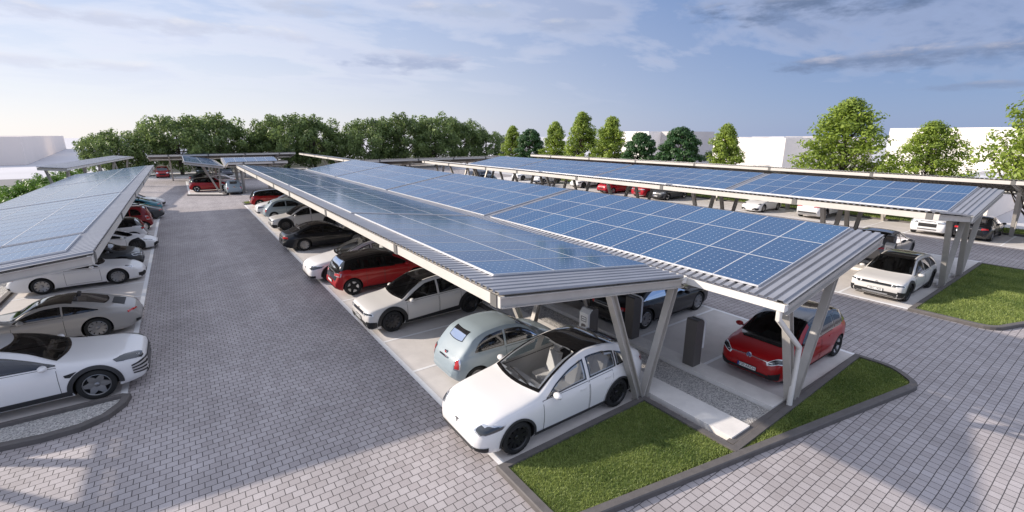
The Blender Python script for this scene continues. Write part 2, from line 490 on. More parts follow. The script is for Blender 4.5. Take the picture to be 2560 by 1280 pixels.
# ------------------------------------------------------------------ mesh helpers
class MB:
    def __init__(s):
        s.v = []; s.f = []; s.m = []

    def add(s, verts, faces, m=0):
        o = len(s.v)
        s.v += [tuple(p) for p in verts]
        s.f += [tuple(i + o for i in f) for f in faces]
        s.m += [m] * len(faces)

    def box(s, c, d, m=0, rot=None, bev=0.):
        x, y, z = d[0] / 2, d[1] / 2, d[2] / 2
        if bev:
            bx, by = x - bev, y - bev
            ring = [(-bx, -y), (bx, -y), (x, -by), (x, by), (bx, y), (-bx, y), (-x, by), (-x, -by)]
            ps = [Vector((a, b_, -z)) for a, b_ in ring] + [Vector((a, b_, z)) for a, b_ in ring]
            fs = [tuple(range(7, -1, -1)), tuple(range(8, 16))] + [(i, (i + 1) % 8, 8 + (i + 1) % 8, 8 + i) for i in range(8)]
        else:
            ps = [Vector((a, b_, c_)) for c_ in (-z, z) for a, b_ in ((-x, -y), (x, -y), (x, y), (-x, y))]
            fs = [(3, 2, 1, 0), (4, 5, 6, 7)] + [(i, (i + 1) % 4, 4 + (i + 1) % 4, 4 + i) for i in range(4)]
        if rot is not None:
            ps = [rot @ p for p in ps]
        s.add([p + Vector(c) for p in ps], fs, m)

    def bar(s, a, b, w, h, m=0, up=(0, 0, 1)):
        a = Vector(a); b = Vector(b)
        d = (b - a); ln = d.length; d.normalize()
        side = d.cross(Vector(up)).normalized()
        u = side.cross(d)
        ps = []
        for p in (a, b):
            for sx, sy in ((-1, -1), (1, -1), (1, 1), (-1, 1)):
                ps.append(p + side * sx * w / 2 + u * sy * h / 2)
        s.add(ps, [(0, 1, 2, 3), (7, 6, 5, 4)] + [(i, 4 + i, 4 + (i + 1) % 4, (i + 1) % 4) for i in range(4)], m)

    def ibeam(s, a, b, w, h, t=.02, m=0, up=(0, 0, 1)):
        """H section: flanges of width w at +-h/2 along 'up', web between"""
        a = Vector(a); b = Vector(b)
        d = (b - a).normalized()
        side = d.cross(Vector(up)).normalized()
        u = side.cross(d)
        for k in (-1, 1):
            s.bar(a + u * k * (h / 2 - t / 2), b + u * k * (h / 2 - t / 2), w, t, m, up)
        s.bar(a, b, t, h - 2 * t, m, up)

    def tube(s, pts, r, n=8, m=0, cap=True):
        pts = [Vector(p) for p in pts]
        rs = r if isinstance(r, (list, tuple)) else [r] * len(pts)
        rings = []
        for i, p in enumerate(pts):
            d = (pts[min(i + 1, len(pts) - 1)] - pts[max(i - 1, 0)]).normalized()
            a = d.orthogonal().normalized() if i == 0 else (pa - d * pa.dot(d)).normalized()
            pa = a
            b = d.cross(a)
            rings.append([p + (a * math.cos(t) + b * math.sin(t)) * rs[i] for t in (2 * math.pi * k / n for k in range(n))])
        vs = [q for rg in rings for q in rg]
        fs = [(i * n + k, i * n + (k + 1) % n, (i + 1) * n + (k + 1) % n, (i + 1) * n + k)
              for i in range(len(pts) - 1) for k in range(n)]
        if cap:
            fs += [tuple(range(n - 1, -1, -1)), tuple((len(pts) - 1) * n + k for k in range(n))]
        s.add(vs, fs, m)

    def lathe(s, prof, n=24, axis='y', m=0, c=(0, 0, 0)):
        """prof: list of (r, h[, mat]) ; axis y"""
        vs = []
        for pr in prof:
            r_, h = pr[0], pr[1]
            for k in range(n):
                t = 2 * math.pi * k / n
                if axis == 'y':
                    vs.append((c[0] + r_ * math.cos(t), c[1] + h, c[2] + r_ * math.sin(t)))
                else:
                    vs.append((c[0] + r_ * math.cos(t), c[1] + r_ * math.sin(t), c[2] + h))
        fs = [(i * n + k, i * n + (k + 1) % n, (i + 1) * n + (k + 1) % n, (i + 1) * n + k)
              for i in range(len(prof) - 1) for k in range(n)]
        s.add(vs, fs, m)

    def prism(s, poly, z0, z1, m=0):
        n = len(poly)
        vs = [(p[0], p[1], z0) for p in poly] + [(p[0], p[1], z1) for p in poly]
        fs = [tuple(range(n - 1, -1, -1)), tuple(range(n, 2 * n))] + [(i, (i + 1) % n, n + (i + 1) % n, n + i) for i in range(n)]
        s.add(vs, fs, m)

    def grid(s, P, m=0, mm=None):
        """P: rows x cols array of points; mm(i,j)->material"""
        nr, nc = len(P), len(P[0])
        o = len(s.v)
        s.v += [tuple(p) for r_ in P for p in r_]
        for i in range(nr - 1):
            for j in range(nc - 1):
                s.f.append((o + i * nc + j, o + i * nc + j + 1, o + (i + 1) * nc + j + 1, o + (i + 1) * nc + j))
                s.m.append(mm(i, j) if mm else m)

    def mesh(s, name, mats, smooth=None):
        me = bpy.data.meshes.new(name)
        me.from_pydata(s.v, [], s.f)
        for m in (mats if isinstance(mats, (list, tuple)) else [mats]):
            me.materials.append(m)
        me.polygons.foreach_set('material_index', s.m)
        if smooth is not None:
            me.shade_smooth()
            me.set_sharp_from_angle(angle=R(smooth))
        me.update()
        return me

    def build(s, name, mats, parent=None, smooth=None, **kw):
        return link(name, s.mesh(name, mats, smooth), parent, **kw)


def link(name, data, parent=None, loc=(0, 0, 0), rot=(0, 0, 0), label=None, cat=None, group=None, kind=None, color=None):
    o = bpy.data.objects.new(name, data)
    col.objects.link(o)
    o.parent = parent
    o.location = loc
    o.rotation_euler = rot
    tag(o, label, cat, group, kind)
    if color:
        o.color = (*color, 1)
    return o


def tag(o, label=None, cat=None, group=None, kind=None):
    if label: o['label'] = label
    if cat: o['category'] = cat
    if group: o['group'] = group
    if kind: o['kind'] = kind
    return o


def thing(name, label, cat, loc=(0, 0, 0), rz=0, group=None):
    return link(name, None, None, loc, (0, 0, rz), label, cat, group)


def sheet(name, x0, x1, y0, y1, z, m, kind='structure'):
    b = MB()
    b.add([(x0, y0, z), (x1, y0, z), (x1, y1, z), (x0, y1, z)], [(0, 1, 2, 3)])
    return b.build(name, m, kind=kind)


def poly_sheet(name, poly, z, m, kind='structure'):
    b = MB()
    b.add([(p[0], p[1], z) for p in poly], [tuple(range(len(poly)))])
    return b.build(name, m, kind=kind)


def round_poly(pts, rad, n=5):
    out = []
    N_ = len(pts)
    for i, p in enumerate(pts):
        p = Vector(p).to_2d(); a = Vector(pts[i - 1]).to_2d(); c = Vector(pts[(i + 1) % N_]).to_2d()
        r_ = rad[i] if isinstance(rad, (list, tuple)) else rad
        if r_ <= 0:
            out.append((p.x, p.y)); continue
        p0 = p + (a - p).normalized() * r_
        p1 = p + (c - p).normalized() * r_
        for k in range(n + 1):
            t = k / n
            q = p0 * (1 - t) ** 2 + p * 2 * t * (1 - t) + p1 * t * t
            out.append((q.x, q.y))
    return out


def inset_poly(pts, d):
    out = []
    n = len(pts)
    for i in range(n):
        p = Vector(pts[i]); a = Vector(pts[i - 1]); c = Vector(pts[(i + 1) % n])
        e1 = (p - a).normalized(); e2 = (c - p).normalized()
        n1 = Vector((-e1.y, e1.x)); n2 = Vector((-e2.y, e2.x))
        b_ = (n1 + n2)
        if b_.length < 1e-5:
            b_ = n1
        b_.normalize()
        q = p + b_ * d / max(.35, b_.dot(n1))
        out.append((q.x, q.y))
    return out


def kerb_ring(name, poly, w, z0, z1, label, group='dark kerbs round the lawns'):
    """closed kerb of width w inside a counter-clockwise polygon"""
    inn = inset_poly(poly, w)
    ch = inset_poly(poly, .02)
    n = len(poly)
    b = MB()
    rows = [[(p[0], p[1], z0) for p in poly], [(p[0], p[1], z1 - .02) for p in poly], [(p[0], p[1], z1) for p in ch],
            [(p[0], p[1], z1) for p in inn], [(p[0], p[1], z0) for p in inn]]
    for r_ in rows:
        r_.append(r_[0])
    b.grid(rows)
    return b.build(name, KERB, label=label, cat='kerb', group=group), inn


# ------------------------------------------------------------------ ground
def ground():
    sheet('ground', -1500, 1500, -1500, 1500, -.03, GROUND)
    poly_sheet('pavement', [(-9, -8), (46, -8), (46, 101), (-7.5, 101), (-7.5, 14), (-9, 14)], 0, PAVING)
    sheet('road', -26, -13.5, -8, 104, -.02, ROAD)
    # parking bays: pale concrete, white lines
    def bays(x0, x1, y0, y1, edge, div, lab):
        sheet('parking_bay', x0, x1, y0, y1, .006, CONC)
        b = MB()
        zs = .011
        ex0, ex1 = (edge, edge + .15) if abs(edge - x0) < abs(edge - x1) else (edge - .15, edge)
        b.add([(ex0, y0, zs), (ex1, y0, zs), (ex1, y1, zs), (ex0, y1, zs)], [(0, 1, 2, 3)])
        for y in div:
            a, c = (ex1, x1 - .05) if ex0 == edge else (x0 + .05, ex0)
            b.add([(a, y - .05, zs), (c, y - .05, zs), (c, y + .05, zs), (a, y + .05, zs)], [(0, 1, 2, 3)])
        b.build('bay_line', LINE, kind='structure')
    P = 2.385
    bays(4.45, 8.85, 6.62, 51.5, 4.45, [6.62 + P * k for k in range(1, 19)], 'R')
    bays(11.62, 16.3, 4.40, 51.5, 16.3, [4.4 + P * k for k in range(1, 20)], 'R2')
    bays(22.38, 27.0, 4.78, 49, 22.38, [4.78 + P * k for k in range(1, 19)], 'M')
    bays(29.75, 34.4, 4.78, 49, 34.4, [4.78 + P * k for k in range(1, 19)], 'M2')
    bays(40.3, 45.3, -4, 62, 40.3, [5.0 + P * k for k in range(-3, 24)], 'F')
    bays(-6.7, -2.03, 14.6, 57, -2.03, [14.55 + P * k for k in range(1, 18)], 'L')
    bays(.25, 4.2, 63.5, 84, .25, [63.6 + 2.5 * k for k in range(1, 8)], 'S')
    sheet('parking_bay', 5.2, 13.0, 59.7, 64.2, .006, CONC)
    sheet('parking_bay', -5.5, 14.0, 91, 97, .006, CONC)
    sheet('parking_bay', 16.5, 21.5, 55, 80, .006, CONC)
    # gravel strips
    sheet('gravel_bed', 9.81, 10.95, 4.3, 51.4, .03, GRAVEL)
    sheet('gravel_bed', 27.9, 29.05, 4.8, 49, .03, GRAVEL)
    sheet('gravel_bed', -9.0, -6.86, 14.8, 57, .03, GRAVEL)


def slab(x0, x1, y0, y1, z, label):
    b = MB()
    b.box(((x0 + x1) / 2, (y0 + y1) / 2, z / 2), (x1 - x0, y1 - y0, z), bev=.012)
    b.build('concrete_slab', SLAB, label=label, cat='kerb slab', group='long concrete plinths between the bays')


def blades(name, poly, z, n, h, label, kind='stuff', wide=.006):
    poly = np.array(poly)
    lo, hi = poly.min(0), poly.max(0)
    pts = []
    P = rng.uniform(lo, hi, (n * 3, 2))
    x, y = P[:, 0], P[:, 1]
    ins = np.zeros(len(P), bool)
    j = len(poly) - 1
    for i in range(len(poly)):
        xi, yi = poly[i]; xj, yj = poly[j]
        with np.errstate(divide='ignore', invalid='ignore'):
            c = ((yi > y) != (yj > y)) & (x < (xj - xi) * (y - yi) / (yj - yi) + xi)
        ins ^= c
        j = i
    P = P[ins][:n]
    k = len(P)
    ang = rng.uniform(0, 2 * np.pi, k)
    hh = h * rng.uniform(.5, 1.25, k)
    lean = rng.normal(0, .5, (k, 2)) * hh[:, None]
    dx = np.cos(ang) * wide; dy = np.sin(ang) * wide
    V = np.zeros((k, 3, 3))
    V[:, 0] = np.c_[P[:, 0] - dx, P[:, 1] - dy, np.full(k, z)]
    V[:, 1] = np.c_[P[:, 0] + dx, P[:, 1] + dy, np.full(k, z)]
    V[:, 2] = np.c_[P[:, 0] + lean[:, 0], P[:, 1] + lean[:, 1], z + hh]
    me = bpy.data.meshes.new(name)
    me.from_pydata(V.reshape(-1, 3).tolist(), [], np.arange(3 * k).reshape(-1, 3).tolist())
    me.materials.append(BLADE)
    o = link(name, me, kind=kind)
    tag(o, label, 'grass')
    return o


def lawns():
    # near island, wraps the front of the plinths
    isl = round_poly([(4.32, 6.64), (4.32, 4.95), (8.67, 3.52), (15.2, 2.62), (16.1, 3.3), (16.05, 4.40), (8.9, 4.40), (8.9, 6.64)][::1],
                     [0, .3, 0, .35, .35, 0, 0, 0])
    isl = [(4.32, 6.64)] + round_poly([(4.32, 6.64), (4.32, 4.72), (15.35, 2.62), (16.1, 3.4), (16.05, 4.40), (8.86, 4.22), (8.86, 6.64)],
                                      [0, .4, .35, .45, 0, 0, 0])[1:]
    k, inn = kerb_ring('kerb', isl, .17, 0, .13, 'long dark kerb framing the nearest lawn around the front canopy posts')
    poly_sheet('lawn_soil', inn, .07, SOIL)
    blades('lawn_grass', inn, .07, 60000, .05, 'short green lawn grass inside the nearest dark kerb', wide=.008)
    isl2 = round_poly([(22.2, 4.72), (22.2, 2.3), (24.5, 1.5), (33.6, 1.2), (33.6, 4.78)], [0, .5, 0, .3, 0])
    k, inn = kerb_ring('kerb', isl2, .17, 0, .13, 'dark kerb framing the second lawn beside the white angular hatchback')
    poly_sheet('lawn_soil', inn, .07, SOIL)
    blades('lawn_grass', inn, .07, 40000, .08, 'green lawn grass of the second island beside the white hatchback', wide=.012)
    isl3 = [(45.4, -4), (48.2, -4), (48.2, 62), (45.4, 62)]
    k, inn = kerb_ring('kerb', isl3, .15, 0, .12, 'straight dark kerb of the grass verge behind the far right bays')
    poly_sheet('lawn_soil', inn, .07, SOIL)
    blades('lawn_grass', inn, .07, 30000, .14, 'narrow grass verge behind the far right row of cars', wide=.025)
    isl4 = [(4.5, 51.6), (8.8, 51.6), (8.8, 53.2), (4.5, 53.2)]
    k, inn = kerb_ring('kerb', isl4, .15, 0, .12, 'small dark kerb at the far end of the middle car row')
    poly_sheet('lawn_soil', inn, .07, SOIL)
    blades('lawn_grass', inn, .07, 4000, .12, 'small grass patch at the far end of the middle car row', wide=.03)
    # gravel tip in front of the near left car
    tip = [(-9, 14.5), (-9, 13.7), (-4.07, 13.3), (-3.42, 13.19), (-2.77, 13.22), (-2.3, 13.46), (-2.0, 13.94), (-1.92, 14.36), (-2.1, 14.5)]
    k, inn = kerb_ring('kerb', tip, .16, 0, .14, 'curved dark kerb around the gravel tip beside the near white suv', )
    poly_sheet('gravel_bed', inn, .06, GRAVEL)
    # low kerb strips
    b = MB(); b.box((8.95, 29.1, .05), (.16, 44.8, .1)); b.build('kerb', KERB, label='straight dark kerb strip along the first long plinth', cat='kerb')
    b = MB(); b.box((12.45 - 3.5 + 3.5, 4.31, .055), (7.1, .16, .11)); b.build('kerb', KERB, label='short dark kerb across the front of the two plinths and red car bay', cat='kerb')
    b = MB(); b.box((-6.78, 35.8, .06), (.16, 42.4, .12)); b.build('kerb', KERB, label='dark kerb strip between the left bays and the gravel', cat='kerb')
    b = MB(); b.prism([(.1, 63.35), (3.4, 60.9), (3.75, 61.0), (3.75, 64.0), (3.5, 64.0), (3.5, 61.25), (.3, 63.6)][::1], 0, .14)
    b.build('kerb', KERB, label='angled dark kerb around the far small canopy post', cat='kerb')
    poly_sheet('parking_bay', [(.3, 63.55), (3.5, 61.2), (3.5, 64.1), (.3, 64.1)], .02, CONC)


ground()
slab(9.04, 9.79, 4.34, 51.4, .15, 'long pale concrete plinth left of the gravel behind the near white car')
slab(10.97, 11.60, 4.40, 51.4, .15, 'long pale concrete plinth right of the gravel under the dark chargers')
slab(27.05, 27.85, 5.0, 49, .15, 'pale concrete plinth behind the white angular hatchback in the second row')
slab(29.07, 29.7, 5.0, 49, .15, 'pale concrete plinth in front of the grey crossover in the second row')
lawns()


# ------------------------------------------------------------------ solar canopies
PW, PL = 1.64, 1.145          # panel along the slope, panel along the row


def panel_mesh():
    b = MB()
    x, y, t = PW / 2, PL / 2 - .004, .045
    f = .012
    b.add([(-x, -y, 0), (x, -y, 0), (x, y, 0), (-x, y, 0), (-x, -y, t), (x, -y, t), (x, y, t), (-x, y, t),
           (-x + f, -y + f, t), (x - f, -y + f, t), (x - f, y - f, t), (-x + f, y - f, t)],
          [(3, 2, 1, 0), (0, 1, 5, 4), (1, 2, 6, 5), (2, 3, 7, 6), (3, 0, 4, 7),
           (4, 5, 9, 8), (5, 6, 10, 9), (6, 7, 11, 10), (7, 4, 8, 11)], 0)
    b.add([(-x + f, -y + f, t - .003), (x - f, -y + f, t - .003), (x - f, y - f, t - .003), (-x + f, y - f, t - .003)], [(0, 1, 2, 3)], 1)
    me = b.mesh('solar_panel', [FRAME, CELLS])
    uv = me.uv_layers.new(name='UVMap')
    for p in me.polygons:
        if p.material_index == 1:
            for li, c in zip(p.loop_indices, ((0, 0), (1, 0), (1, 1), (0, 1))):
                uv.data[li].uv = c
    return me


PANEL = panel_mesh()


def corr_sheet(L0, ly, pitch=.21, h=.045):
    """corrugated deck in local x (0..L0 along the slope), y along the row"""
    ys = [0.]
    zs = [0.]
    y = 0.
    prof = [(.0, 0), (.014, h), (.135, h), (.15, 0), (pitch, 0)]
    while y < ly - pitch:
        for dy, z in prof[1:]:
            ys.append(y + dy); zs.append(z)
        y += pitch
    ys.append(ly); zs.append(0)
    b = MB()
    n = len(ys)
    b.grid([[(x, yy, zz) for yy, zz in zip(ys, zs)] for x in (0, L0)], 0)
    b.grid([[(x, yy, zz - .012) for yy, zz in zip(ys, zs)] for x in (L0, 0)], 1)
    for x, fl in ((0, 1), (L0, 0)):
        b.grid([[(x, yy, zz - (.012 if fl else 0)) for yy, zz in zip(ys, zs)], [(x, yy, zz - (0 if fl else .012)) for yy, zz in zip(ys, zs)]], 0)
    return b


def canopy(label, origin, rz, length, hi, lo, frames, blocks, group, panels=True, pan_x=.55, near_first=True,
           vbase=None, arms=(1.35, 1.0), ncol=3, pipe=False):
    """One wing. Local frame: x runs from the high edge (0) to the low edge (span); y along the row from 0 to length.
    hi=(0,z_high) lo=(span,z_low)."""
    span = lo[0]
    dz = hi[1] - lo[1]
    root = thing('solar_canopy', label, 'solar carport', origin, rz, group)
    mir = origin[2] if len(origin) > 2 else 0
    ang = math.atan2(dz, span)
    SL = math.hypot(span, dz)
    zt = lambda x: hi[1] - dz * x / span                      # top of the deck
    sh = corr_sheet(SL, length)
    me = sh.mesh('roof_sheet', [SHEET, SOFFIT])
    o = link('roof_sheet', me, root, (0, 0, hi[1]), (0, ang, 0))
    # edge beam on the high side: channel in lengths with joint plates
    b = MB()
    b.box((.03, length / 2, hi[1] - .16), (.02, length, .22), 0)
    b.box((.075, length / 2, hi[1] - .058), (.09, length, .016), 0)
    b.box((.075, length / 2, hi[1] - .262), (.09, length, .016), 0)
    b.build('edge_beam', BEAM, root)
    for y in frames:
        b = MB()
        b.box((.008, y, hi[1] - .16), (.024, .2, .24), 0)
        b.build('joint_plate', JOINT, root)
    # rafters: I beams across the slope at each frame, ends carry a fascia channel
    for i, y in enumerate(frames):
        b = MB()
        b.ibeam((.06, y, zt(.06) - .155), (span - .05, y, zt(span - .05) - .155), .14, .22, .018)
        b.build('rafter', STEEL, root)
        # V post
        vb = vbase
        for ax, sgn in ((vb - arms[0], -1), (vb + arms[1], 1)):
            p = MB()
            a = Vector((vb + sgn * .07, y, .02)); c = Vector((ax, y, zt(ax) - .27))
            p.ibeam(a, c, .18, .18, .022, up=(1, 0, 0))
            p.build('post', STEEL, root)
        p = MB(); p.box((vb, y, .012 + (.15 if 0 else 0)), (.36, .3, .024)); p.build('base_plate', STEEL, root)
    for y in (.05, length - .05):
        b = MB()
        sgn = -1 if y < 1 else 1
        a = Vector((.04, y, zt(.04) - .16)); c = Vector((span, y, zt(span) - .16))
        b.bar(a, c, .014, .2)
        b.bar(a + Vector((0, sgn * .035, .1)), c + Vector((0, sgn * .035, .1)), .085, .014)
        b.bar(a + Vector((0, sgn * .035, -.1)), c + Vector((0, sgn * .035, -.1)), .085, .014)
        b.build('end_fascia', STEEL, root)
    # purlins under the deck
    b = MB()
    for k in range(1, 5):
        x = span * k / 5
        b.box((x, length / 2, zt(x) - .05), (.06, length - .3, .06))
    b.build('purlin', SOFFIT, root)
    # gutter at the low edge
    b = MB()
    g0 = span - .02
    zl = lo[1] - .06
    for c, d in (((g0 + .06, length / 2, zl - .1), (.16, length, .012)), ((g0 - .02, length / 2, zl - .04), (.012, length, .12)), ((g0 + .14, length / 2, zl - .02), (.012, length, .17)), ((g0 + .06, .0, zl - .03), (.16, .012, .15)), ((g0 + .06, length, zl - .03), (.16, .012, .15))):
        b.box(c, d)
    b.build('gutter', GUTTER, root)
    if pipe:
        b = MB()
        y = length - .12
        x = g0 + .06
        b.tube([(x, y, zl - .05), (x, y, zl - .32), (pipe, y, zl - 1.36), (pipe, y, zl - 1.5), (pipe, y, .12)], .065, 10)
        b.build('downpipe', GUTTER, root, smooth=40)
    if panels:
        spots = []
        for (y0, n) in blocks:
            for j in range(n):
                for k in range(ncol):
                    spots.append((y0 + (j + .5) * PL, pan_x + (k + .5) * (PW + .012)))
        R0 = Matrix.Translation((0, 0, hi[1])) @ Matrix.Rotation(ang, 4, 'Y')
        rest = MB(); rest_uv = []
        rootm = Matrix.Translation(origin) @ Matrix.Rotation(rz, 4, 'Z')
        spots.sort(key=lambda p: (rootm @ R0 @ Vector((p[1], p[0], 0)) - cam.location).length)
        for i, (y, x) in enumerate(spots[:99]):
            M = R0 @ Matrix.Translation((x, y, .05))
            o = link('solar_panel', PANEL, root, M.translation, M.to_euler())
        if len(spots) > 99:
            bm = bmesh.new()
            for (y, x) in spots[99:]:
                n0 = len(bm.verts)
                bm.from_mesh(PANEL)
                bm.verts.ensure_lookup_table()
                bmesh.ops.transform(bm, matrix=R0 @ Matrix.Translation((x, y, .05)), verts=bm.verts[n0:])
            me = bpy.data.meshes.new('solar_panel')
            bm.to_mesh(me); bm.free()
            me.materials.append(FRAME); me.materials.append(CELLS)
            o = link('solar_panel', me, root)
            o['kind'] = 'stuff'
    return root


G = 'photovoltaic canopies over the parking rows'
# wings whose high edge faces -x use rz=0 (local x -> +x); wings whose high edge faces +x use rz=pi (local y runs towards -y)
def wing_left(label, x, y0, y1, span, zh, zl, frames, blocks, vb, **kw):
    return canopy(label, (x, y0, 0), 0, y1 - y0, (0, zh), (span, zl), [f - y0 for f in frames], [(a - y0, n) for a, n in blocks], G, vbase=vb - x, **kw)


def wing_right(label, x, y0, y1, span, zh, zl, frames, blocks, vb, **kw):
    L_ = y1 - y0
    return canopy(label, (x, y1, 0), math.pi, L_, (0, zh), (span, zl), [y1 - f for f in frames], [(y1 - (a + n * PL), n) for a, n in blocks], G, vbase=x - vb, **kw)


FR = [11.4, 18.55, 25.7, 30.5, 37.6, 44.7, 51.0]
wing_left('long solar canopy wing over the middle row, white edge beam above the left aisle', 4.3, 6.45, 51.6, 5.55, 3.84, 3.17,
          [6.65] + FR, [(7.5, 8), (17.08, 10), (28.95, 10), (40.8, 9)], 8.78, arms=(1.36, .98))
wing_right('long solar canopy wing with corrugated end and white downpipe above the red hatchback in front', 15.42, 4.12, 51.6, 5.25, 3.97, 3.10,
           [4.34] + FR, [(4.92, 10), (16.87, 10), (28.75, 10), (40.65, 9)], 11.79, arms=(1.36, 1.1), pan_x=.05, pipe=3.96)
wing_left('second row solar canopy wing whose near edge beam hides the cars behind', 22.4, 4.5, 49.2, 5.55, 3.84, 3.17,
          [4.78, 9.5, 16.7, 23.8, 30.9, 35.7, 42.8, 48.6], [(4.9, 10), (16.8, 10), (28.7, 10), (40.4, 7)], 26.95, arms=(1.36, .98))
wing_right('second row solar canopy wing tilted up to the right behind the first row', 33.25, 4.5, 49.2, 5.3, 3.97, 3.10,
           [4.78, 9.5, 16.7, 23.8, 30.9, 35.7, 42.8, 48.6], [(5.45, 9), (16.3, 10), (28.1, 10), (39.9, 8)], 29.80, arms=(1.36, 1.1), pan_x=.05)
wing_left('rearmost long solar canopy along the right hand side in front of the trees', 40.45, -4, 52.5, 5.55, 4.0, 2.85,
          [-2, 5.2, 12.3, 19.5, 26.6, 33.8, 40.9, 48.1], [], 44.9, panels=False, arms=(1.36, .5))
wing_right('left hand solar canopy with greenish white panels over the row of sports cars', -2.0, 14.3, 54.5, 5.55, 3.90, 3.25,
           [14.6, 21.7, 28.9, 36.0, 43.2, 50.3], [(14.95, 2), (17.6, 10), (29.5, 10), (41.4, 11)], -6.5, arms=(1.36, .9))


# ------------------------------------------------------------------ cars
def pchip(pts):
    x = np.array([p[0] for p in pts], float); y = np.array([p[1] for p in pts], float)
    h = np.diff(x); d = np.diff(y) / h
    m = np.zeros(len(x))
    m[0], m[-1] = d[0], d[-1]
    for i in range(1, len(x) - 1):
        if d[i - 1] * d[i] > 0:
            w1, w2 = 2 * h[i] + h[i - 1], h[i] + 2 * h[i - 1]
            m[i] = (w1 + w2) / (w1 / d[i - 1] + w2 / d[i])
    def f(t):
        t = min(max(t, x[0]), x[-1])
        i = min(int(np.searchsorted(x, t, side='right')) - 1, len(h) - 1)
        i = max(i, 0)
        s = (t - x[i]) / h[i]
        return float(y[i] * (1 + 2 * s) * (1 - s) ** 2 + m[i] * h[i] * s * (1 - s) ** 2 + y[i + 1] * s * s * (3 - 2 * s) + m[i + 1] * h[i] * s * s * (s - 1))
    return f


KINDS = {}


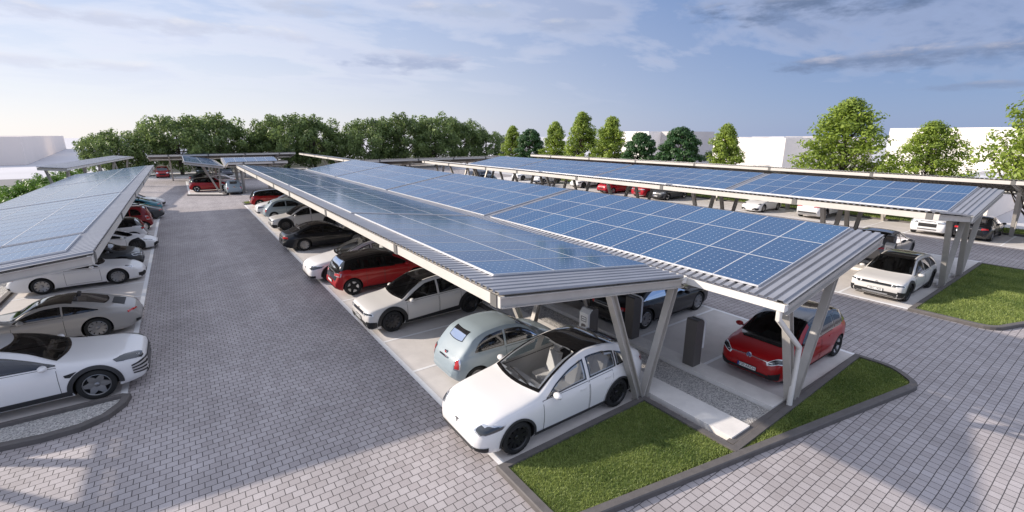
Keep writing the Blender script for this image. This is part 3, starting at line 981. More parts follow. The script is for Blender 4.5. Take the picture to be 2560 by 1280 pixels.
class Car:
    def __init__(c, **sp):
        c.__dict__.update(dict(tumble=.42, ws=.93, glass='tint', arch=None, arch_m=None, roof=None, seats='dark', rim='dark10', doors=2,
                               sill=None, mirror=True, hl=None, tl=None, extra=None, crown=.07, gap=.05, upper_black=0))
        c.__dict__.update(sp)
        c.sp = sp
        c.top_f, c.bot_f, c.belt_f, c.plan_f = pchip(c.top), pchip(c.bot), pchip(c.belt), pchip(c.plan)
        c.x0 = c.fo + c.wb / 2
        c.parts = []          # (name, mesh, parent index or None, loc, painted)
        c.make()

    def X(c, s):
        return c.x0 - s

    def put(c, name, mesh, parent=None, loc=(0, 0, 0), rot=(0, 0, 0), label=None):
        c.parts.append((name, mesh, parent, loc, rot, label))
        return len(c.parts) - 1

    def ring(c, s):
        zt, zb, w = c.top_f(s), c.bot_f(s), c.plan_f(s)
        zl = min(c.belt_f(s), zt - .02)
        zl = max(zl, zb + .12)
        g = max(zt - zl, .02)
        ws = w * c.ws
        cr = min(c.crown, g * .75)
        zre = zt - cr
        wr = max(ws - c.tumble * max(zre - zl, 0) - .02, .25 * w)
        hgt = zl - zb
        P = [(0, zb), (.80 * w, zb), (.93 * w, zb + .05), (.975 * w, zb + .22 * hgt), (w, zb + .55 * hgt),
             (.99 * w, zb + .78 * hgt), (.965 * w, zb + .92 * hgt), (ws, zl)]
        for t in (.33, .66, 1.):
            bul = .02 * math.sin(math.pi * t) * (1 if g > .2 else 0)
            P.append((ws + (wr - ws) * t + bul, zl + (zre - zl) * t))
        P += [(wr * .93, zre + cr * .45), (wr * .66, zt - cr * .12), (wr * .33, zt - .015 * cr), (0, zt)]
        return P

    def ring2(c, s):
        P = c.ring(s)
        out = []
        for i in range(len(P) - 1):
            p0 = P[i - 1] if i else P[0]; p1 = P[i]; p2 = P[i + 1]; p3 = P[i + 2] if i + 2 < len(P) else (-P[i][0], P[i][1])
            out.append(p1)
            if i >= 1:
                out.append(tuple(.5625 * (a + b_) - .0625 * (e + f_) for a, b_, e, f_ in zip(p1, p2, p0, p3)))
        out.append(P[-1])
        return out

    def make(c):
        Ls = c.top[-1][0]
        ss = sorted(set([0, .015, .035, .06, .09, .125, .165, .21, .26, .31, .365] + list(np.linspace(.42, Ls - .42, 80)) + [Ls - q for q in (.365, .31, .26, .21, .165, .125, .09, .06, .035, .015, 0)]))
        b = MB()
        full = []
        for s in ss:
            r_ = c.ring2(s)
            x = c.X(s)
            full.append([(x, y, z) for y, z in r_] + [(x, -y, z) for y, z in r_[-2:0:-1]])
        n = len(full[0])
        h = len(c.ring2(1.))
        rows = [q + [q[0]] for q in full]
        b.v = [p for q in full for p in q]
        for i in range(len(full) - 1):
            for k in range(n):
                b.f.append((i * n + k, i * n + (k + 1) % n, (i + 1) * n + (k + 1) % n, (i + 1) * n + k)); b.m.append(0)
        for base, flip in ((0, 1), ((len(full) - 1) * n, 0)):
            for k in range(h - 1):
                a0, a1 = k, k + 1
                m0, m1 = (n - k) % n, (n - k - 1) % n
                q = [base + a0, base + a1, base + m1, base + m0]
                q = list(dict.fromkeys(q))
                if flip: q = q[::-1]
                b.f.append(tuple(q)); b.m.append(0)
        me = b.mesh('body', [PAINT, BLACK])
        bm = bmesh.new(); bm.from_mesh(me)
        bmesh.ops.recalc_face_normals(bm, faces=bm.faces)
        bm.to_mesh(me)
        c.bvh = BVHTree.FromBMesh(bm)
        bm.free()
        # wheel housings
        cut = MB()
        for sx in (c.wb / 2, -c.wb / 2):
            for sy in (-1, 1):
                yw = c.plan_f(c.x0 - sx)
                y0, y1 = sorted((sy * (yw - .36), sy * (yw + .3)))
                ra = c.r + c.gap
                nn = 36
                vs = []
                for yy in (y0, y1):
                    vs += [(sx + ra * math.cos(2 * math.pi * k / nn), yy, c.r + ra * math.sin(2 * math.pi * k / nn)) for k in range(nn)]
                cut.add(vs, [tuple(range(nn)), tuple(range(2 * nn - 1, nn - 1, -1))] + [(k, nn + k, nn + (k + 1) % nn, (k + 1) % nn) for k in range(nn)], 1)
        cme = cut.mesh('cutter', [PAINT, BLACK])
        bmx = bmesh.new(); bmx.from_mesh(cme); bmesh.ops.recalc_face_normals(bmx, faces=bmx.faces); bmx.to_mesh(cme); bmx.free()
        ob = bpy.data.objects.new('body', me); oc = bpy.data.objects.new('cutter', cme)
        col.objects.link(ob); col.objects.link(oc)
        md = ob.modifiers.new('arch', 'BOOLEAN'); md.operation = 'DIFFERENCE'; md.object = oc; md.solver = 'EXACT'
        bpy.context.view_layer.update()
        dg = bpy.context.evaluated_depsgraph_get()
        body = bpy.data.meshes.new_from_object(ob.evaluated_get(dg))
        body.name = 'body'
        bpy.data.objects.remove(ob); bpy.data.objects.remove(oc)
        bpy.data.meshes.remove(cme)
        # open the body under the see-through panes
        holes = []
        win = []
        gl = {'tint': GLASSD, 'clear': GLASS}[c.glass]
        for (s0, s1, nm) in c.side:
            for sy in (1, -1):
                win.append(c.side_window(nm, s0, s1, sy, gl))
        win.append(c.top_window('windscreen', *c.ws_spec, gl))
        win.append(c.top_window('rear_window', *c.rw_spec, gl))
        tf, bf = pchip(c.dlo_top), pchip(c.dlo_bot)
        bm = bmesh.new(); bm.from_mesh(body)
        kill = []
        for f in bm.faces:
            q = f.calc_center_median()
            s = c.x0 - q.x
            z, y = q.z, abs(q.y)
            if f.material_index == 1: continue
            for (s0, s1, nm) in c.side:
                if s0 + .06 < s < s1 - .06 and bf(s) + .035 < z < tf(s) - .035 and abs(f.normal.y) > .5:
                    kill.append(f); break
            else:
                for (sb, st, hb, ht, cv) in (c.ws_spec, c.rw_spec):
                    hw = None
                    # invert s = lerp(sb,st,v) + cv*u*u
                    for _ in range(1):
                        v = (s - sb) / (st - sb)
                        for _2 in range(4):
                            hw = hb + (ht - hb) * min(max(v, 0), 1)
                            u = y / hw
                            v = (s - cv * min(u * u, 1) - sb) / (st - sb)
                        if .08 < v < .92 and u < .90 and f.normal.z > .2:
                            kill.append(f)
        bmesh.ops.delete(bm, geom=list(set(kill)), context='FACES')
        bm.to_mesh(body); bm.free()
        if c.upper_black:
            body.materials.append(GLOSSBLACK)
            for p_ in body.polygons:
                q = p_.center
                s_ = c.x0 - q.x
                if p_.material_index == 0 and c.upper_black < s_ and q.z > c.belt_f(s_) + .03:
                    p_.material_index = len(body.materials) - 1
        body.shade_smooth(); body.set_sharp_from_angle(angle=R(32))
        c.put('body', body)
        for nm, m_ in win:
            c.put(nm, m_)
        if c.roof:
            nm, m_, s0, s1, k = c.roof
            c.put(nm, c.roof_patch(s0, s1, k, m_, nm))
        # doors, handles
        for (s0, s1) in c.door_s:
            for sy in (1, -1):
                i = c.put('door', c.door(s0, s1, sy))
                hb = MB()
                zz = c.belt_f(s1) - .13
                p, nrm = c.side_pt(s1 - .2, zz, sy)
                hb.box(p + nrm * .012, (.17, .02, .028))
                c.put('handle', hb.mesh('handle', PAINT), i)
        c.wheels()
        if c.mirror:
            sm = c.side[0][0] + .22
            for sy in (1, -1):
                b = MB()
                zz = c.belt_f(sm) + .07
                p, nrm = c.side_pt(sm, zz - .02, sy)
                q = p + Vector((.03, sy * .16, .02))
                nn, mm = 10, 6
                vs = []
                for i in range(mm + 1):
                    th = math.pi * i / mm
                    for k in range(nn):
                        ph = 2 * math.pi * k / nn
                        vs.append(q + Vector((.085 * math.cos(th), .115 * math.sin(th) * math.cos(ph), .075 * math.sin(th) * math.sin(ph))))
                b.add(vs, [(i * nn + k, i * nn + (k + 1) % nn, (i + 1) * nn + (k + 1) % nn, (i + 1) * nn + k) for i in range(mm) for k in range(nn)])
                b.bar(p - Vector((0, sy * .01, .01)), q - Vector((0, sy * .04, .03)), .05, .03)
                c.put('mirror', b.mesh('mirror', getattr(c, 'mirror_m', PAINT), 40))
        for spec in c.patches:
            nm, m_, quad = spec[:3]
            opt = spec[3] if len(spec) > 3 else {}
            for sy in ((1, -1) if opt.get('pair', True) else (1,)):
                c.put(nm, c.quad_patch(nm, m_, quad, sy, opt))
        if c.arch:
            for sx in (1, -1):
                for sy in (1, -1):
                    c.put('wheel_arch', c.arch_ring(sx, sy))
        if c.sill:
            h0, m_ = c.sill
            for sy in (1, -1):
                s0 = c.fo + c.r + .06; s1 = c.fo + c.wb - c.r - .06
                P = []
                for k in range(5):
                    row = []
                    for j in range(21):
                        s = s0 + (s1 - s0) * j / 20
                        z = c.bot_f(s) + .012 + (h0(j / 20) if callable(h0) else h0) * k / 4
                        p, nrm = c.side_pt(s, z, sy)
                        row.append(p + nrm * .012)
                    P.append(row)
                b = MB(); b.grid(P)
                c.put('side_skirt', b.mesh('side_skirt', m_, 40))
        c.interior()
        if c.extra:
            c.extra(c)

    def side_pt(c, s, z, sy):
        o = Vector((c.X(s), sy * 2.0, z))
        h = c.bvh.ray_cast(o, Vector((0, -sy, 0)))
        if h[0] is None:
            h = c.bvh.find_nearest(Vector((c.X(s), sy * c.plan_f(s), z)))
        return h[0], (h[1] if h[1].y * sy > 0 else -h[1])

    def side_window(c, nm, s0, s1, sy, gl):
        tf, bf = pchip(c.dlo_top), pchip(c.dlo_bot)
        nu = 18
        us = [s0, s0 + .035] + list(np.linspace(s0 + .07, s1 - .07, nu - 4)) + [s1 - .035, s1]
        P = []
        for fr in range(7):
            row = []
            for s in us:
                a, t = bf(s), max(tf(s), bf(s) + .004)
                e = min(.032, (t - a) / 3)
                z = [a, a + e, a + e + (t - a - 2 * e) * .25, a + e + (t - a - 2 * e) * .5, a + e + (t - a - 2 * e) * .75, t - e, t][fr]
                p, n = c.side_pt(s, z, sy)
                row.append(p + n * .007)
            P.append(row)
        b = MB()
        last = len(us) - 2
        b.grid(P, mm=lambda i, j: 1 if i in (0, 5) or j in (0, last) else 0)
        return nm, b.mesh(nm, [gl, GLOSSBLACK], 60)

    def top_window(c, nm, sb, st, hb, ht, cv, gl):
        vs = [0, .06, .2, .35, .5, .65, .8, .94, 1]
        us = [-1, -.93, -.75, -.5, -.25, 0, .25, .5, .75, .93, 1]
        P = []
        for v in vs:
            row = []
            for u in us:
                s = sb + (st - sb) * v + cv * u * u
                y = u * (hb + (ht - hb) * v)
                h = c.bvh.ray_cast(Vector((c.X(s), y, 3)), Vector((0, 0, -1)))
                row.append(h[0] + h[1] * .008)
            P.append(row)
        b = MB()
        b.grid(P, mm=lambda i, j: 1 if i in (0, 7) or j in (0, 9) else 0)
        return nm, b.mesh(nm, [gl, GLOSSBLACK], 60)

    def roof_patch(c, s0, s1, k, m_, nm):
        P = []
        for i in range(15):
            s = s0 + (s1 - s0) * i / 14
            r_ = c.ring(s)
            wr = r_[10][0] * k
            row = []
            for j in range(13):
                y = wr * (j / 6 - 1)
                h = c.bvh.ray_cast(Vector((c.X(s), y, 3)), Vector((0, 0, -1)))
                row.append(h[0] + h[1] * .006)
            P.append(row)
        b = MB(); b.grid(P)
        return b.mesh(nm, m_, 60)

    def door(c, s0, s1, sy):
        b = MB()
        for inset, off, mi in ((0, .004, 1), (.010, .0065, 0)):
            P = []
            for k in range(8):
                row = []
                for j in range(9):
                    s = s0 + inset + (s1 - s0 - 2 * inset) * j / 8
                    za = c.bot_f(s) + .13 + inset
                    zb_ = c.belt_f(s) - .005 - inset
                    zz = za + (zb_ - za) * k / 7
                    ra = c.r + c.gap + .07
                    q = ra * ra - (zz - c.r) ** 2
                    if q > 0:
                        q = math.sqrt(q)
                        e0 = max(s0, c.fo + q) + inset; e1 = min(s1, c.fo + c.wb - q) - inset
                        s = e0 + (e1 - e0) * j / 8
                    p, n = c.side_pt(s, zz, sy)
                    row.append(p + n * off)
                P.append(row)
            b.grid(P, mi)
        return b.mesh('door', [PAINT, BLACK], 50)

    def quad_patch(c, nm, m_, quad, sy, opt):
        """quad: 4 points (s, y, z) -> bilinear grid snapped on the body"""
        off = opt.get('off', .012)
        q = [Vector((c.X(p[0]), p[1] * sy, p[2])) for p in quad]
        nu, nv = opt.get('n', (16, 8))
        P = []
        for i in range(nv + 1):
            v = i / nv
            row = []
            for j in range(nu + 1):
                u = j / nu
                p = (q[0] * (1 - u) + q[1] * u) * (1 - v) + (q[3] * (1 - u) + q[2] * u) * v
                h = c.bvh.find_nearest(p)
                row.append(h[0] + h[1] * off)
            P.append(row)
        b = MB()
        if opt.get('rim'):
            b.grid(P, mm=lambda i, j: 1 if i in (0, nv - 1) or j in (0, nu - 1) else 0)
            return b.mesh(nm, [m_, opt['rim']], 50)
        if opt.get('bars'):
            b.grid(P, mm=lambda i, j: 1 if i % 2 else 0)
            return b.mesh(nm, [m_, opt['bars']], 50)
        b.grid(P)
        return b.mesh(nm, m_, 50)

    def arch_ring(c, sx, sy):
        w, m_ = c.arch
        b = MB()
        P = []
        a0, a1 = -.12, math.pi + .12
        for k, rr in enumerate((c.r + c.gap - .012, c.r + c.gap + w * .5, c.r + c.gap + w)):
            row = []
            for j in range(25):
                t = a0 + (a1 - a0) * j / 24
                x = sx * c.wb / 2 + rr * math.cos(t)
                z = max(c.r + rr * math.sin(t), c.bot_f(c.x0 - x) + .02)
                zz = max(z, .25)
                p, n = c.side_pt(c.x0 - x, zz, sy)
                if k == 0:
                    x2 = sx * c.wb / 2 + (c.r + c.gap + .02) * math.cos(t)
                    p2, n = c.side_pt(c.x0 - x2, max(c.r + (c.r + c.gap + .02) * math.sin(t), .25), sy)
                    p = Vector((x, p2.y, z))
                row.append(Vector((x, p.y, z)) + Vector((0, sy * .016, 0)))
            P.append(row)
        b.grid(P)
        return b.mesh('wheel_arch', m_, 60)

    def wheels(c):
        r_, w = c.r, .235
        ri = r_ * .70
        t = MB()
        t.lathe([(ri, -w / 2 + .02), (ri + .02, -w / 2), (r_ - .05, -w / 2 + .0), (r_ - .012, -w / 2 + .022), (r_, -w / 2 + .06), (r_, w / 2 - .06),
                 (r_ - .012, w / 2 - .022), (r_ - .05, w / 2), (ri + .02, w / 2), (ri, w / 2 - .02)], 40)
        tm = t.mesh('wheel', TYRE, 35)
        style = c.rim
        rims = {}
        for sy in (1, -1):
            b = MB()
            f = sy * (w / 2 - .03)
            # mats: 0 main, 1 dark, 2 accent
            b.lathe([(ri, f + sy * .012), (ri - .010, f + sy * .016), (ri - .022, f)], 40, m=0)
            b.lathe([(ri - .022, f), (ri - .05, f - sy * .09), (0.001, f - sy * .10)], 40, m=1)
            b.lathe([(ri - .052, f - sy * .085), (.001, f - sy * .088)], 40, m=1)
            nsp = int(''.join(ch for ch in style if ch.isdigit()) or 5)
            wide = .5 if nsp <= 6 else .30
            for k in range(nsp):
                a = 2 * math.pi * k / nsp
                u = Vector((math.cos(a), 0, math.sin(a))); v = Vector((-math.sin(a), 0, math.cos(a)))
                wi, wo = .022 + .05 * wide, .02 + .09 * wide
                m_ = 0
                if 'star' in style:
                    wi, wo = .11, .035
                if 'petal' in style:
                    wi, wo = .02, .11; m_ = 2
                r0, r1 = (.05, ri - .015)
                if 'petal' in style: r0 = ri * .52
                y0, y1 = f - sy * .03, f + sy * .002
                ps = []
                for rr, hw in ((r0, wi), (r1, wo)):
                    for yy in (y0 - sy * .03, (y0 if rr == r0 else y1)):
                        ps += [u * rr - v * hw + Vector((0, yy, 0)), u * rr + v * hw + Vector((0, yy, 0))]
                b.add(ps, [(0, 1, 5, 4), (2, 3, 7, 6), (0, 2, 6, 4), (1, 3, 7, 5), (0, 1, 3, 2), (4, 5, 7, 6)], m_)
            b.lathe([(.055, f - sy * .05), (.055, f - sy * .012), (.04, f - sy * .004), (.001, f - sy * .002)], 14, m=0)
            mats = {'dark': [RIMD, BLACK, RIMS], 'grey': [RIMG, BLACK, RIMS], 'silver': [RIMS, BLACK, RIMS], 'black': [BLACK, BLACK, RIMS]}
            key = [k for k in mats if style.startswith(k)][0]
            rims[sy] = b.mesh('rim', mats[key], 30)
        for sx in (1, -1):
            yw = c.plan_f(c.x0 - sx * c.wb / 2)
            for sy in (1, -1):
                i = c.put('wheel', tm, None, (sx * c.wb / 2, sy * (yw - .145), r_))
                c.put('rim', rims[sy], i)

    def interior(c):
        sm = {'dark': SEAT_D, 'cream': SEAT_L}[c.seats]
        b = MB()
        s_c = c.side[0][0]
        Ls = c.top[-1][0]
        zf = c.bot_f(2) + .12
        fl = min(2.5, Ls - s_c - 1.0)
        b.box((c.X(s_c + .1 + fl / 2), 0, zf), (fl, c.W * .74, .06))
        d = MB()
        d.box((c.X(s_c + .12), 0, c.belt_f(s_c) - .2), (.5, c.W * .76, .22), bev=.08)
        c.put('dashboard', d.mesh('dashboard', SEAT_L if c.seats == 'cream' else SEAT_D))
        c.put('cabin_floor', b.mesh('cabin_floor', SEAT_L if c.seats == 'cream' else BLACK))
        rows = [(s_c + 1.0, (.36, -.36))]
        if c.doors > 1 or c.seats == 'cream':
            rows.append((s_c + 1.85, (.4, 0, -.4)))
        for s, ys in rows:
            for y in ys:
                q = MB()
                q.box((c.X(s), y, zf + .3), (.5, .46, .18), bev=.06)
                rt = Matrix.Rotation(R(-16), 3, 'Y')
                q.box((c.X(s + .3), y, zf + .62), (.15, .44, .56), rot=rt, bev=.06)
                q.box((c.X(s + .40), y, zf + .98), (.1, .24, .17), rot=rt, bev=.04)
                c.put('seat', q.mesh('seat', sm))


def text_mesh(txt, size, m):
    cu = bpy.data.curves.new('txt', 'FONT')
    cu.body = txt; cu.size = size; cu.align_x = 'CENTER'; cu.align_y = 'CENTER'; cu.extrude = .001
    o = bpy.data.objects.new('txt', cu); col.objects.link(o)
    bpy.context.view_layer.update()
    me = bpy.data.meshes.new_from_object(o.evaluated_get(bpy.context.evaluated_depsgraph_get()))
    bpy.data.objects.remove(o); bpy.data.curves.remove(cu)
    me.materials.clear(); me.materials.append(m)
    return me


def plate(c, s, z, front, txt=None, blue=False, dark=False):
    """number plate snapped to nose or tail"""
    sg = 1 if front else -1
    o = Vector((c.X(s) + sg * 2, 0, z))
    h = c.bvh.ray_cast(o, Vector((-sg, 0, 0)))
    p = h[0] + Vector((sg * .02, 0, 0))
    b = MB()
    b.box((0, 0, 0), (.02, .52, .115))
    b.box((sg * .011, 0, 0), (.004, .50, .1), 1)
    if blue:
        b.box((sg * .0125, -sg * .228, 0), (.004, .045, .1), 2)
    i = c.put('number_plate', b.mesh('number_plate', [BLACK, BLACK if dark else PLATEW, PLATEB]), None, p)
    if txt:
        me = text_mesh(txt, .098, INK)
        rot = (R(90), 0, R(90) if front else R(-90))
        c.put('plate_text', me, i, (sg * .0155, sg * (.02 if blue else 0), 0), rot)


def nose_pt(c, y, z, sg=1):
    h = c.bvh.ray_cast(Vector((c.X(0 if sg > 0 else c.top[-1][0]) + sg * 2, y, z)), Vector((-sg, 0, 0)))
    return h[0], h[1]


# --- 1 glass-roofed crossover
def ex_crossover(c):
    p, n = nose_pt(c, 0, .66)
    b = MB()
    b.box((0, 0, .035), (.012, .11, .022)); b.box((0, 0, -.012), (.012, .028, .085))
    c.put('emblem', b.mesh('emblem', RIMG), None, p + n * .01)
    b = MB()
    b.bar((c.X(1.55), .35, 1.19), (c.X(1.62), -.35, 1.225), .02, .018)
    b.bar((c.X(1.52), .70, 1.13), (c.X(1.56), .05, 1.185), .02, .018)
    c.put('wiper', b.mesh('wiper', BLACK))


KINDS['crossover'] = Car(L=5.05, W=2.0, wb=2.97, fo=.90, r=.37, glass='clear', seats='cream', rim='dark10', doors=4,
    top=[(0, .60), (.03, .73), (.12, .84), (.45, .965), (1.1, 1.07), (1.45, 1.13), (2.0, 1.41), (2.6, 1.62), (3.1, 1.69), (3.6, 1.66), (4.2, 1.49), (4.6, 1.29), (4.85, 1.16), (5.0, 1.04), (5.05, .85)],
    bot=[(0, .30), (.15, .23), (.6, .2), (4.4, .22), (4.9, .32), (5.05, .42)],
    belt=[(0, .56), (.12, .75), (.5, .87), (1.4, .99), (2.5, 1.02), (3.8, 1.08), (4.5, 1.1), (5.05, .84)],
    plan=[(0, .66), (.06, .78), (.2, .89), (.55, .97), (1.5, .995), (3.6, 1.0), (4.3, .96), (4.8, .86), (5.05, .70)],
    dlo_top=[(1.66, 1.02), (2.0, 1.23), (2.6, 1.45), (3.1, 1.53), (3.6, 1.49), (4.0, 1.38), (4.4, 1.14)],
    dlo_bot=[(1.66, 1.00), (2.5, 1.05), (3.8, 1.11), (4.4, 1.13)],
    side=[(1.66, 2.84, 'front_window'), (2.93, 3.78, 'side_window'), (3.82, 4.4, 'quarter_window')],
    ws_spec=(1.40, 2.78, .80, .60, .14), rw_spec=(4.72, 4.0, .60, .56, -.08), roof=('roof', GLOSSBLACK, 2.74, 3.96, .9),
    door_s=[(1.55, 2.88), (2.90, 3.66)], arch=(.04, CLAD), sill=(.13, CLAD),
    patches=[('headlight', LAMPD, [(.12, .60, .70), (.62, .93, .81), (.52, .95, .745), (.16, .74, .645)], {'rim': LAMP}),
             ('fog_lamp', BLACK, [(.12, .62, .40), (.25, .82, .42), (.25, .82, .33), (.12, .62, .32)]),
             ('front_lip', CLAD, [(.02, -.64, .38), (.02, .64, .38), (.02, .64, .315), (.02, -.64, .315)], {'pair': False}),
             ('tail_light', RED, [(4.75, .80, 1.02), (5.02, .55, 1.0), (5.02, .55, .92), (4.78, .84, .92)])],
    extra=ex_crossover)


# --- 2 rounded retro city car
def ex_retro(c):
    p, n = nose_pt(c, 0, .86, -1)
    b = MB(); b.lathe([(.062, -.006), (.062, .006), (.001, .008)], 18, m=0); b.lathe([(.04, .009), (.001, .0095)], 14, m=1)
    c.put('emblem', b.mesh('emblem', [CHROME, RED]), None, p + n * .01, (0, R(-20), R(90)))
    b = MB(); b.bar((c.X(3.52) - .03, -.2, .80), (c.X(3.52) - .03, .2, .80), .02, .035); c.put('trim', b.mesh('trim', CHROME))


KINDS['retro'] = Car(L=3.6, W=1.63, wb=2.3, fo=.68, r=.30, doors=1, rim='grey12', tumble=.30,
    top=[(0, .55), (.05, .68), (.25, .82), (.6, .92), (.88, .98), (1.3, 1.30), (1.65, 1.45), (2.1, 1.50), (2.6, 1.47), (2.95, 1.37), (3.2, 1.15), (3.4, .93), (3.55, .74), (3.6, .55)],
    bot=[(0, .3), (.15, .2), (.5, .17), (3.1, .18), (3.45, .26), (3.6, .36)],
    belt=[(0, .5), (.3, .75), (.8, .88), (2, .93), (3, .95), (3.4, .86), (3.6, .54)],
    plan=[(0, .48), (.1, .63), (.35, .75), (.8, .80), (1.5, .815), (2.8, .815), (3.2, .78), (3.48, .67), (3.6, .50)],
    dlo_top=[(1.0, .96), (1.3, 1.18), (1.65, 1.32), (2.1, 1.36), (2.6, 1.32), (2.9, 1.17), (3.02, 1.02)],
    dlo_bot=[(1.0, .94), (2.0, .965), (3.02, .99)],
    side=[(1.0, 2.06, 'front_window'), (2.13, 3.02, 'rear_side_window')],
    ws_spec=(.88, 1.48, .66, .55, .14), rw_spec=(3.2, 2.93, .34, .33, -.03),
    door_s=[(.98, 2.10)], sill=(.07, CLAD),
    patches=[('tail_light', RED, [(3.36, .62, .86), (3.47, .52, .86), (3.55, .54, .60), (3.44, .68, .60)], {'rim': CHROME, 'n': (6, 8)}),
             ('headlight', LAMP, [(.10, .45, .72), (.28, .62, .78), (.24, .66, .58), (.08, .5, .56)], {'rim': CHROME}),
             ],
    extra=ex_retro)


# --- 3 angular electric hatchback
def ex_ang(c):
    plate(c, 0, .50, True, 'HRC 1920')
    b = MB(); b.box((0, .16, 0), (.014, .012, .05), rot=Matrix.Rotation(R(30), 3, 'X')); b.box((0, .1, 0), (.014, .012, .05)); b.box((0, .13, 0), (.014, .05, .012))
    p, n = nose_pt(c, 0, .80)
    c.put('emblem', b.mesh('emblem', CHROME), None, p + n * .01 - Vector((0, .13, 0)))


KINDS['angular'] = Car(L=4.63, W=1.89, wb=3.0, fo=.84, r=.37, doors=4, rim='dark11', crown=.05,
    top=[(0, .66), (.03, .80), (.12, .86), (.8, .97), (1.15, 1.03), (1.7, 1.37), (2.1, 1.55), (2.7, 1.61), (3.4, 1.58), (3.9, 1.50), (4.2, 1.3), (4.45, 1.07), (4.56, .97), (4.63, .7)],
    bot=[(0, .3), (.15, .2), (.6, .18), (4.0, .2), (4.5, .3), (4.63, .4)],
    belt=[(0, .62), (.12, .80), (1, .92), (2, .97), (3.4, 1.02), (4.3, 1.05), (4.63, .68)],
    plan=[(0, .76), (.06, .86), (.25, .92), (.8, .945), (4, .945), (4.4, .9), (4.63, .78)],
    dlo_top=[(1.32, 1.0), (1.8, 1.27), (2.2, 1.43), (2.8, 1.48), (3.4, 1.45), (3.75, 1.38), (4.05, 1.10)],
    dlo_bot=[(1.32, .98), (2, 1.005), (3.4, 1.05), (4.05, 1.08)],
    side=[(1.32, 2.52, 'front_window'), (2.60, 3.45, 'side_window'), (3.5, 4.05, 'quarter_window')],
    ws_spec=(1.14, 2.0, .78, .62, .10), rw_spec=(4.42, 4.0, .66, .60, -.05), roof=('roof', GLOSSBLACK, 1.99, 3.97, 1.0),
    door_s=[(1.36, 2.55), (2.57, 3.44)], arch=(.11, BLACK), sill=(lambda t: .12 + .11 * t, BLACK),
    patches=[('grille', GLOSSBLACK, [(.0, -.66, .78), (.0, .66, .78), (.0, .64, .68), (.0, -.64, .68)], {'pair': False}),
             ('headlight', LAMPD, [(.0, .5, .775), (.2, .90, .76), (.2, .9, .69), (.0, .5, .685)], {'rim': LED, 'n': (8, 6)}),
             ('front_bumper', BLACK, [(.02, -.74, .46), (.02, .74, .46), (.05, .70, .26), (.05, -.70, .26)], {'pair': False}),
             ('bumper_trim', RIMS, [(.02, -.45, .37), (.02, .45, .37), (.03, .42, .33), (.03, -.42, .33)], {'pair': False, 'off': .018}),
             ('bumper_corner', BLACK, [(.04, .74, .52), (.30, .93, .47), (.30, .92, .28), (.06, .74, .28)]),
             ('tail_light', RED, [(4.58, .45, .92), (4.45, .88, .92), (4.45, .88, .84), (4.58, .45, .84)]),
             ('rear_bumper', BLACK, [(4.63, -.7, .58), (4.63, .7, .58), (4.6, .7, .36), (4.6, -.7, .36)], {'pair': False})],
    extra=ex_ang)


# --- 4 compact electric hatchback, black roof
def ex_comp(c):
    plate(c, 0, .43, True, 'F30 ARCH', blue=True)
    plate(c, 4.26, .60, False)
    p, n = nose_pt(c, 0, .74)
    b = MB()
    b.lathe([(.075, -.006), (.075, .008), (.062, .01), (.062, .004)], 22, m=0)
    b.lathe([(.062, .003), (.001, .004)], 22, m=1)
    for x0, z0, x1, z1 in ((-.035, .05, 0, 0), (.035, .05, 0, 0), (-.052, .03, -.026, -.052), (-.026, -.052, 0, -.005), (0, -.005, .026, -.052), (.026, -.052, .052, .03)):
        b.bar((x0, .008, z0), (x1, .008, z1), .012, .012, 0, up=(0, 1, 0))
    c.put('emblem', b.mesh('emblem', [CHROME, PLATEB]), None, p + n * .012, (0, 0, R(-90)))
    b = MB()
    for sy in (1, -1):
        pts = []
        for k in range(8):
            y = sy * (.09 + .075 * k)
            q, nn = nose_pt(c, y, .74 - .03 * (k / 8))
            pts.append(q + nn * .006)
        b.tube(pts, .011, 6)
    c.put('trim', b.mesh('trim', CHROME))


